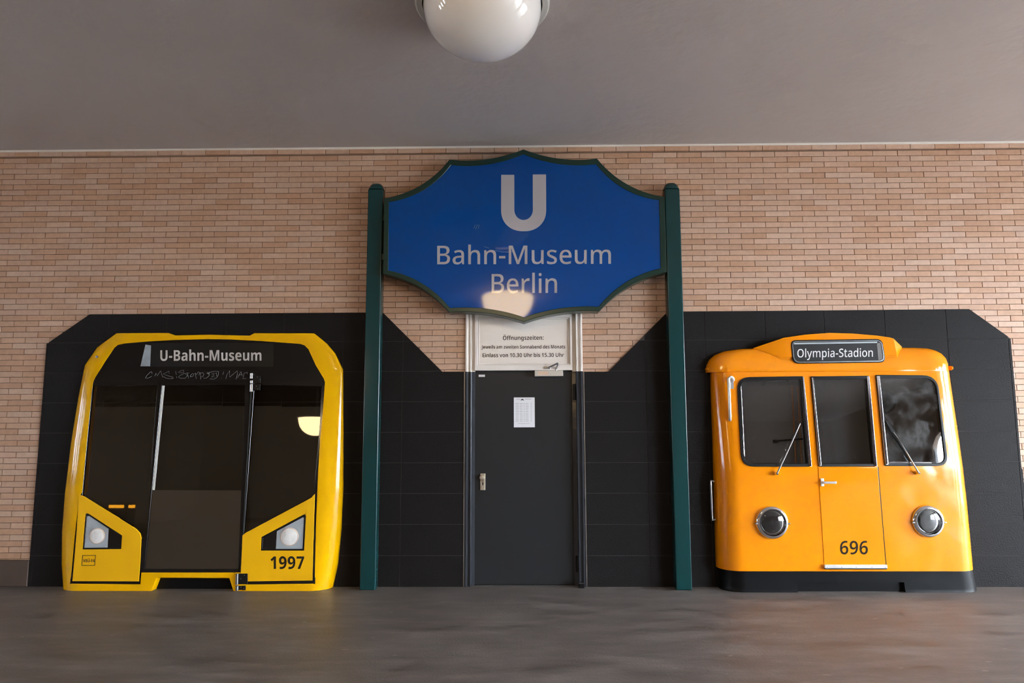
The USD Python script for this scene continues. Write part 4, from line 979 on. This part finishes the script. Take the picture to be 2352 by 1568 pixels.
cut = [merged(prism(poly([((a - 1936) * 0.992 + 1936, b) for a, b in w[0]], WY, OK_, OZ).buffer(-0.006), -0.6, 0.3)) for w in WIN.values()]
shell = outer - inner
for c_ in cut:
    shell = shell - c_
HEAD = (((1774.3, 1200), 0.150), ((2133.3, 1197.3), 0.1465))
for ctr, R_ in HEAD:
    c = at(*ctr, OY - 0.02)
    shell = shell - merged(lathe([(R_ * 0.79, -0.2), (R_ * 0.79, 0.2)], (c[0], OY, c[1]), 'y', 48))
obj('body_shell', shell, M['orange'], ot, smooth=32)
for key, (o_, i_) in WIN.items():
    po_, pi_ = poly(o_, WY, OK_, OZ), poly(i_, WY, OK_, OZ)
    w = obj('window_gasket', prism(Polygon(po_.exterior.coords, [pi_.exterior.coords]), WY, WY + 0.05, 0.003, 2, OK_, OZ), M['rubber'], ot)
    obj('window_pane', prism(pi_.buffer(0.003), WY + 0.010, WY + 0.014, 0, 1, OK_, OZ), M['glass' if key == 'right' else 'clear_glass'], w, smooth=False)
    strips = {'left': ([(1843.5, 864.5), (1847, 864.5), (1865, 1071), (1858, 1071)], [(1700.5, 890), (1702.7, 886), (1711, 1048), (1708.5, 1046)]),
              'middle': ([(1864.5, 866), (1868, 868), (1887, 1069), (1881.5, 1069)], [(1991, 864), (1997, 863), (2015.5, 1071), (2008.5, 1071)]),
              'right': ([(2013.5, 863), (2020.5, 863), (2041, 1066), (2034, 1067)], [(2040, 1060), (2140, 1060.5), (2140, 1063.5), (2040, 1063.5)])}[key]
    for q in strips:
        obj('chrome_strip', slab(q, WY - 0.006, 0.012, 0.003, 2, OK_, OZ), M['chrome'], w)
# roof with drip edge
RL = [(1623.5, 849), (1625, 838), (1631, 827), (1643, 816.5), (1663, 807), (1695, 800.5), (1735, 797)]
RR = [(2188, 849), (2187, 838), (2183, 826.5), (2174, 814), (2160, 804), (2141, 798), (2105, 796.2)]
rings = []
yb0 = oy(z_gut) - 0.014
for i, (a, b) in enumerate(zip(RL, RR)):
    t = i / 6
    pa, pb = at(*a, -0.06), at(*b, -0.12)
    zz = z_gut + (at(1915, 797, -0.12)[1] - z_gut) * math.sin(t * math.pi / 2)
    yf_ = yb0 + (-yb0 - 0.05) * (1 - math.cos(t * math.pi / 2))
    rings.append(plan(pa[0], pb[0], yf_, -0.0155, min(0.20, 0.3), max(-yf_ - 0.035, 0.008), zz))
base_ring = rings[0].copy()
base_ring[:, 2] -= 0.016
lip = base_ring.copy()
lip[:, 0] = (lip[:, 0] - 3.05) * 0.992 + 3.05
lip[:, 1] = np.minimum(lip[:, 1] + 0.012, -0.0155)
obj('roof', loft([lip, base_ring] + rings), M['orange'], ot, smooth=40)
fy = lambda p: (at(*p, yb0 - 0.004, 0.03, z_gut))
front = [(1792, 819), (1784.5, 781), (1800, 775.5), (1850, 768.3), (1905, 764.2), (1960, 765.8), (2015, 770.5), (2043, 774.5), (2052, 777), (2060, 815)]
back = [(1731, 799), (1760, 789), (1790, 780), (1850, 769.5), (1905, 766), (1960, 768), (2015, 772), (2046, 777), (2073, 796), (2064, 849), (1789, 849)]
v = [(fy(p)[0], yb0 - 0.004 + 0.03 * (fy(p)[1] - z_gut), fy(p)[1]) for p in front]
v += [(at(*p, -0.10)[0], -0.09, at(*p, -0.10)[1]) for p in back] + [(at(*p, -0.10)[0], -0.0155, at(*p, -0.10)[1] - 0.004) for p in back]
hb_ = m3.Manifold.hull_points(np.array(v, np.float64)) if hasattr(m3.Manifold, 'hull_points') else None
obj('sign_housing', hb_, M['orange'], ot, smooth=28)
SYB = yb0 - 0.006
so = rounded([(1816, 781, 12), (2026, 778, 14), (2034.5, 832, 14), (1821, 835, 16)])
si = rounded([(1820, 785, 10), (2023, 782.5, 12), (2030, 828, 12), (1825, 831, 13)])
ps, pin = poly(so, SYB, 0.03, z_gut), poly(si, SYB, 0.03, z_gut)
sw = obj('sign_gasket', prism(Polygon(ps.exterior.coords, [pin.exterior.coords]), SYB - 0.004, SYB + 0.012, 0.004, 2, 0.03, z_gut), M['rubber'], ot)
obj('destination_blind', prism(pin.buffer(0.002), SYB + 0.001, SYB + 0.006, 0, 1, 0.03, z_gut), M['blind'], sw, smooth=False)
obj('blind_roller', slab([(1824, 787), (2015, 784), (2015, 787.5), (1824, 790.5)], SYB - 0.0005, 0.003, 0, 1, 0.03, z_gut), M['grey_plate'], sw, smooth=False)
obj('blind_edge', slab([(2014, 789), (2020, 786), (2028, 795), (2030, 822), (2026, 826), (2017.5, 827)], SYB - 0.0005, 0.003, 0, 1, 0.03, z_gut), M['visor'], sw, smooth=False)
obj('lettering', lettering('Olympia-Stadion', 'Medium', 1831.5, 2005, 801.5, 820.5, SYB - 0.0008, 0.0015, 0.03, z_gut, b1=819), M['blind_letter'], sw, smooth=False)
# chrome rim lines of the sign window
rim = Polygon(poly(rounded([(1818.5, 783.5, 11), (2024.5, 781, 13), (2032, 830, 13), (1823.5, 833, 14)]), SYB, 0.03, z_gut).exterior.coords, [pin.exterior.coords])
obj('chrome_rim', prism(rim, SYB - 0.0052, SYB - 0.001, 0.001, 1, 0.03, z_gut), M['steel'], sw)
for px in ((1626, 848), (2183, 845)):
    c = at(*px, -0.05)
    obj('lamp_knob', lathe([(0.022, 0.03), (0.024, 0.0), (0.018, -0.02), (0.006, -0.03)], (c[0], -0.05, c[1]), 'y', 18), M['orange'], ot, smooth=50)
# middle door panel with seams
DP = [(1879.5, 1073.5), (2016, 1073), (2034.5, 1299), (1893.5, 1299)]
dpan = obj('door_panel', slab(DP, OY - 0.005, 0.015, 0.003, 2), M['orange'], ot)
obj('door_seam', slab([(2016.2, 1072), (2017.6, 1072), (2036.1, 1297), (2034.7, 1297)], OY - 0.0025, 0.01), M['rubber'], ot, smooth=False)
obj('number', lettering('696', 'SemiBold', 1929.5, 1993.5, 1242, 1272.5, OY - 0.0058, 0.001), M['number'], dpan, smooth=False)
c = at(1887.5, 1107, OY)
hd = obj('door_handle', [rbox(c[0] - 0.016, c[0] + 0.016, OY - 0.018, OY - 0.004, c[1] - 0.037, c[1] + 0.037, 0.006), tube([(c[0], OY - 0.01, c[1]), (c[0], OY - 0.035, c[1]), (c[0] + 0.012, OY - 0.045, c[1]), (c[0] + 0.10, OY - 0.045, c[1])], 0.011, 14), lathe([(0.008, 0.02), (0.014, 0.0), (0.008, -0.008)], (c[0] + 0.105, OY - 0.046, c[1]), 'y', 16)], M['white_metal'], dpan)
a, b = at(1891.5, 1303, OY), at(2035.5, 1302, OY)
z1, z0_ = at(1950, 1295.5, OY)[1], at(1950, 1304, OY)[1]
st = obj('step_bar', rbox(a[0], b[0], OY - 0.026, OY - 0.001, z0_, z1, 0.005), M['white_metal'], ot)
obj('step_underside', bx(a[0] + 0.004, b[0] - 0.004, OY - 0.022, OY - 0.001, z0_ - 0.008, z0_ + 0.002), M['rubber'], st, smooth=False)
obj('rivet', [lathe([(0.003, 0.002), (0.003, -0.001)], (a[0] + (b[0] - a[0]) * t, OY - 0.0262, (z0_ + z1) / 2 - 0.006), 'y', 8) for t in (0.04, 0.27, 0.5, 0.75, 0.96)], M['rubber'], st)
# headlights
for ctr, R_ in HEAD:
    c = at(*ctr, OY - 0.02)
    p = (c[0], OY, c[1])
    hl = obj('headlight', lathe_ring([(R_ * 0.97, 0.02), (R_, -0.005), (R_ * 1.0, -0.012), (R_ * 0.96, -0.026), (R_ * 0.88, -0.034), (R_ * 0.80, -0.034), (R_ * 0.765, -0.026), (R_ * 0.75, -0.010), (R_ * 0.75, 0.02)], p), M['chrome'], ot, smooth=40, label='round chrome headlight')
    t = np.linspace(1, 0, 16)
    bowl = [(R_ * 0.76 * u_ + 1e-5, -0.012 + 0.036 * (1 - u_ * u_)) for u_ in t]
    obj('reflector', lathe(bowl + [(R_ * 0.78 * u_ + 1e-5, -0.010 + 0.038 * (1 - u_ * u_)) for u_ in t[::-1]], p, 'y', 64), M['reflector'], hl, smooth=60)
    g = [(R_ * 0.745 * math.cos(q), -0.020 - 0.032 * math.sin(q)) for q in np.linspace(0, math.pi / 2, 14)]
    gi = [(R_ * 0.72 * math.cos(q), -0.0195 - 0.028 * math.sin(q)) for q in np.linspace(math.pi / 2, 0, 14)]
    obj('lens', lathe(g + gi, p, 'y', 64), M['lamp_glass'], hl, smooth=60)
    obj('bulb', lathe([(0.020, 0.026), (0.020, 0.004), (0.015, -0.006), (0.0, -0.010)], p, 'y', 20), M['steel'], hl, smooth=50)
    for s in (-1, 1):
        obj('clip', rbox(p[0] + s * R_ * 0.99 - 0.012, p[0] + s * R_ * 0.99 + 0.012, OY - 0.034, OY - 0.002, p[2] - 0.014, p[2] - 0.002, 0.004), M['steel'], hl)
# grab handle, side handle, wipers
yh = oy(at(1672, 880, OY + 0.09)[1]) + 0.02
xg, zg = at(1672, 872, yh - 0.03)
zl = at(1672, 964, yh - 0.02)[1]
xp = at(1681, 880, yh)[0]
hook = [(xp, yh + 0.05, zg - 0.012), (xp, yh - 0.02, zg - 0.010)] + [((xg + xp) / 2 + (xp - xg) / 2 * math.cos(q), yh - 0.052, zg + (xp - xg) / 2 * math.sin(q)) for q in np.linspace(0, math.pi, 9)]
hook += [(xg, yh - 0.052, zg - (zg - zl) * t) for t in (0.1, 0.3, 0.5, 0.7, 0.9)] + [(xg, yh - 0.044, zl), (xg, yh + 0.05, zl + 0.004)]
gh = obj('grab_handle', tube(hook, 0.0145, 14), M['white_metal'], ot, smooth=60)
obj('handle_plate', slab([(1675.5, 866), (1685, 866), (1685.5, 892.5), (1676.5, 893)], yh - 0.026, 0.08, 0.002), M['alu'], gh)
a, b = at(1632.5, 1101, -0.09), at(1636, 1197, -0.09)
obj('grab_handle', tube([(a[0] + 0.03, -0.09, a[1] - 0.02), (a[0], -0.09, a[1] - 0.01), (a[0], -0.09, a[1] - 0.05), (b[0], -0.09, b[1] + 0.05), (b[0], -0.09, b[1] + 0.01), (b[0] + 0.03, -0.09, b[1] + 0.02)], 0.011, 10), M['steel'], ot, smooth=60)


def wq(px, d):
    x, z = at(*px, OY - d, OK_, OZ)
    return (x, OY - d + OK_ * (z - OZ), z)


for piv, mid, tip, bl in (((1784.5, 1087.5), (1821, 1010), (1838, 972), ((1838.5, 968), (1816, 1016))), ((2110, 1085.5), (2065, 1009), (2052, 992), ((2034.5, 966), (2092.5, 1054.5)))):
    thick = 0.017 if bl[0][0] > 2000 else 0.0045
    w = obj('wiper', [tube([wq(piv, 0.04), wq(mid, 0.045), wq(tip, 0.035)], 0.008, 10, 0.0045), lathe([(0.018, 0.03), (0.016, 0.0), (0.010, -0.012)], (wq(piv, 0.03)[0], wq(piv, 0.03)[1], wq(piv, 0.03)[2]), 'y', 18)], M['chrome'], ot, label='windscreen wiper arm')
    e0, e1 = np.array(wq(bl[0], 0.024)), np.array(wq(bl[1], 0.024))
    tt = np.linspace(0, 1, 9)
    ring = []
    d = (e1 - e0) / np.linalg.norm(e1 - e0)
    nrm = np.cross(d, (0, 1, 0))
    for t in tt:
        h = thick * (0.25 + math.sin(math.pi * t))
        c = e0 + (e1 - e0) * t
        ring.append(np.array([c + nrm * h + (0, 0.004, 0), c - nrm * h + (0, 0.004, 0), c - nrm * h - (0, 0.006, 0), c + nrm * h - (0, 0.006, 0)]))
    obj('wiper_blade', loft(ring), M['rubber'], w, smooth=30)
# skirt with the coupler recess
zsk = [0.001, 0.03, z_bot - 0.004]
sk = merged(loft([plan(xl(z_bot) + 0.030 - (0.02 if z < 0.02 else 0), xr(z_bot) - 0.004 + (0.022 if z < 0.05 else 0), OY + 0.012 - (0.006 if z < 0.02 else 0), -0.0155, 0.19, 0.17, z) for z in zsk]))
ra, rb = at(1828, 1350, OY)[0], at(2097, 1350, OY)[0]
rec = m3.Manifold.hull_points(np.array([(ra, y, -1.0) for y in (-0.5, OY + 0.05)] + [(rb, y, -1.0) for y in (-0.5, OY + 0.05)] + [(ra + 0.02, y, 0.09) for y in (-0.5, OY + 0.05)] + [(rb - 0.07, y, 0.09) for y in (-0.5, OY + 0.05)]))
obj('skirt', sk - rec, M['black_paint'], ot, smooth=30)
# things inside the cab, seen through the panes
obj('pane_backing', slab([(1690, 862), (2176, 858), (2185, 1080), (1700, 1084)], -0.034, 0.006), M['cab_light'], ot, smooth=False)
for a, b in (((1819, 886), (1826, 1063)), ((1832.5, 888), (1838.5, 1063))):
    p, q = at(*a, -0.075), at(*b, -0.075)
    obj('grab_pole', tube([(p[0], -0.075, q[1]), (p[0], -0.075, p[1])], 0.009, 10), M['pole_yellow'], ot, smooth=60)
p, q = at(1782, 1013, -0.11), at(1846, 1008, -0.11)
obj('mirror_arm', [tube([(p[0], -0.09, p[1]), (q[0], -0.09, q[1])], 0.009, 8), rbox(p[0] - 0.02, p[0] + 0.03, -0.1, -0.08, p[1] - 0.016, p[1] + 0.014, 0.006)], M['black_paint'], ot)
obj('sun_visor', [slab([(1703, 874), (1811, 872), (1811, 876.5), (1703, 878.5)], -0.10, 0.01), slab([(1744.5, 876), (1759.5, 876), (1759, 881), (1756, 885), (1752, 886.5), (1748, 885), (1745, 881)], -0.103, 0.012)], M['visor'], ot, smooth=False)
c = at(2031, 922, -0.07)
obj('round_mirror', lathe([(0.115, 0.012), (0.118, -0.004), (0.105, -0.012), (0.10, -0.004), (0.0, 0.002)], (c[0], -0.07, c[1]), 'y', 48), M['cab'], ot, smooth=40)
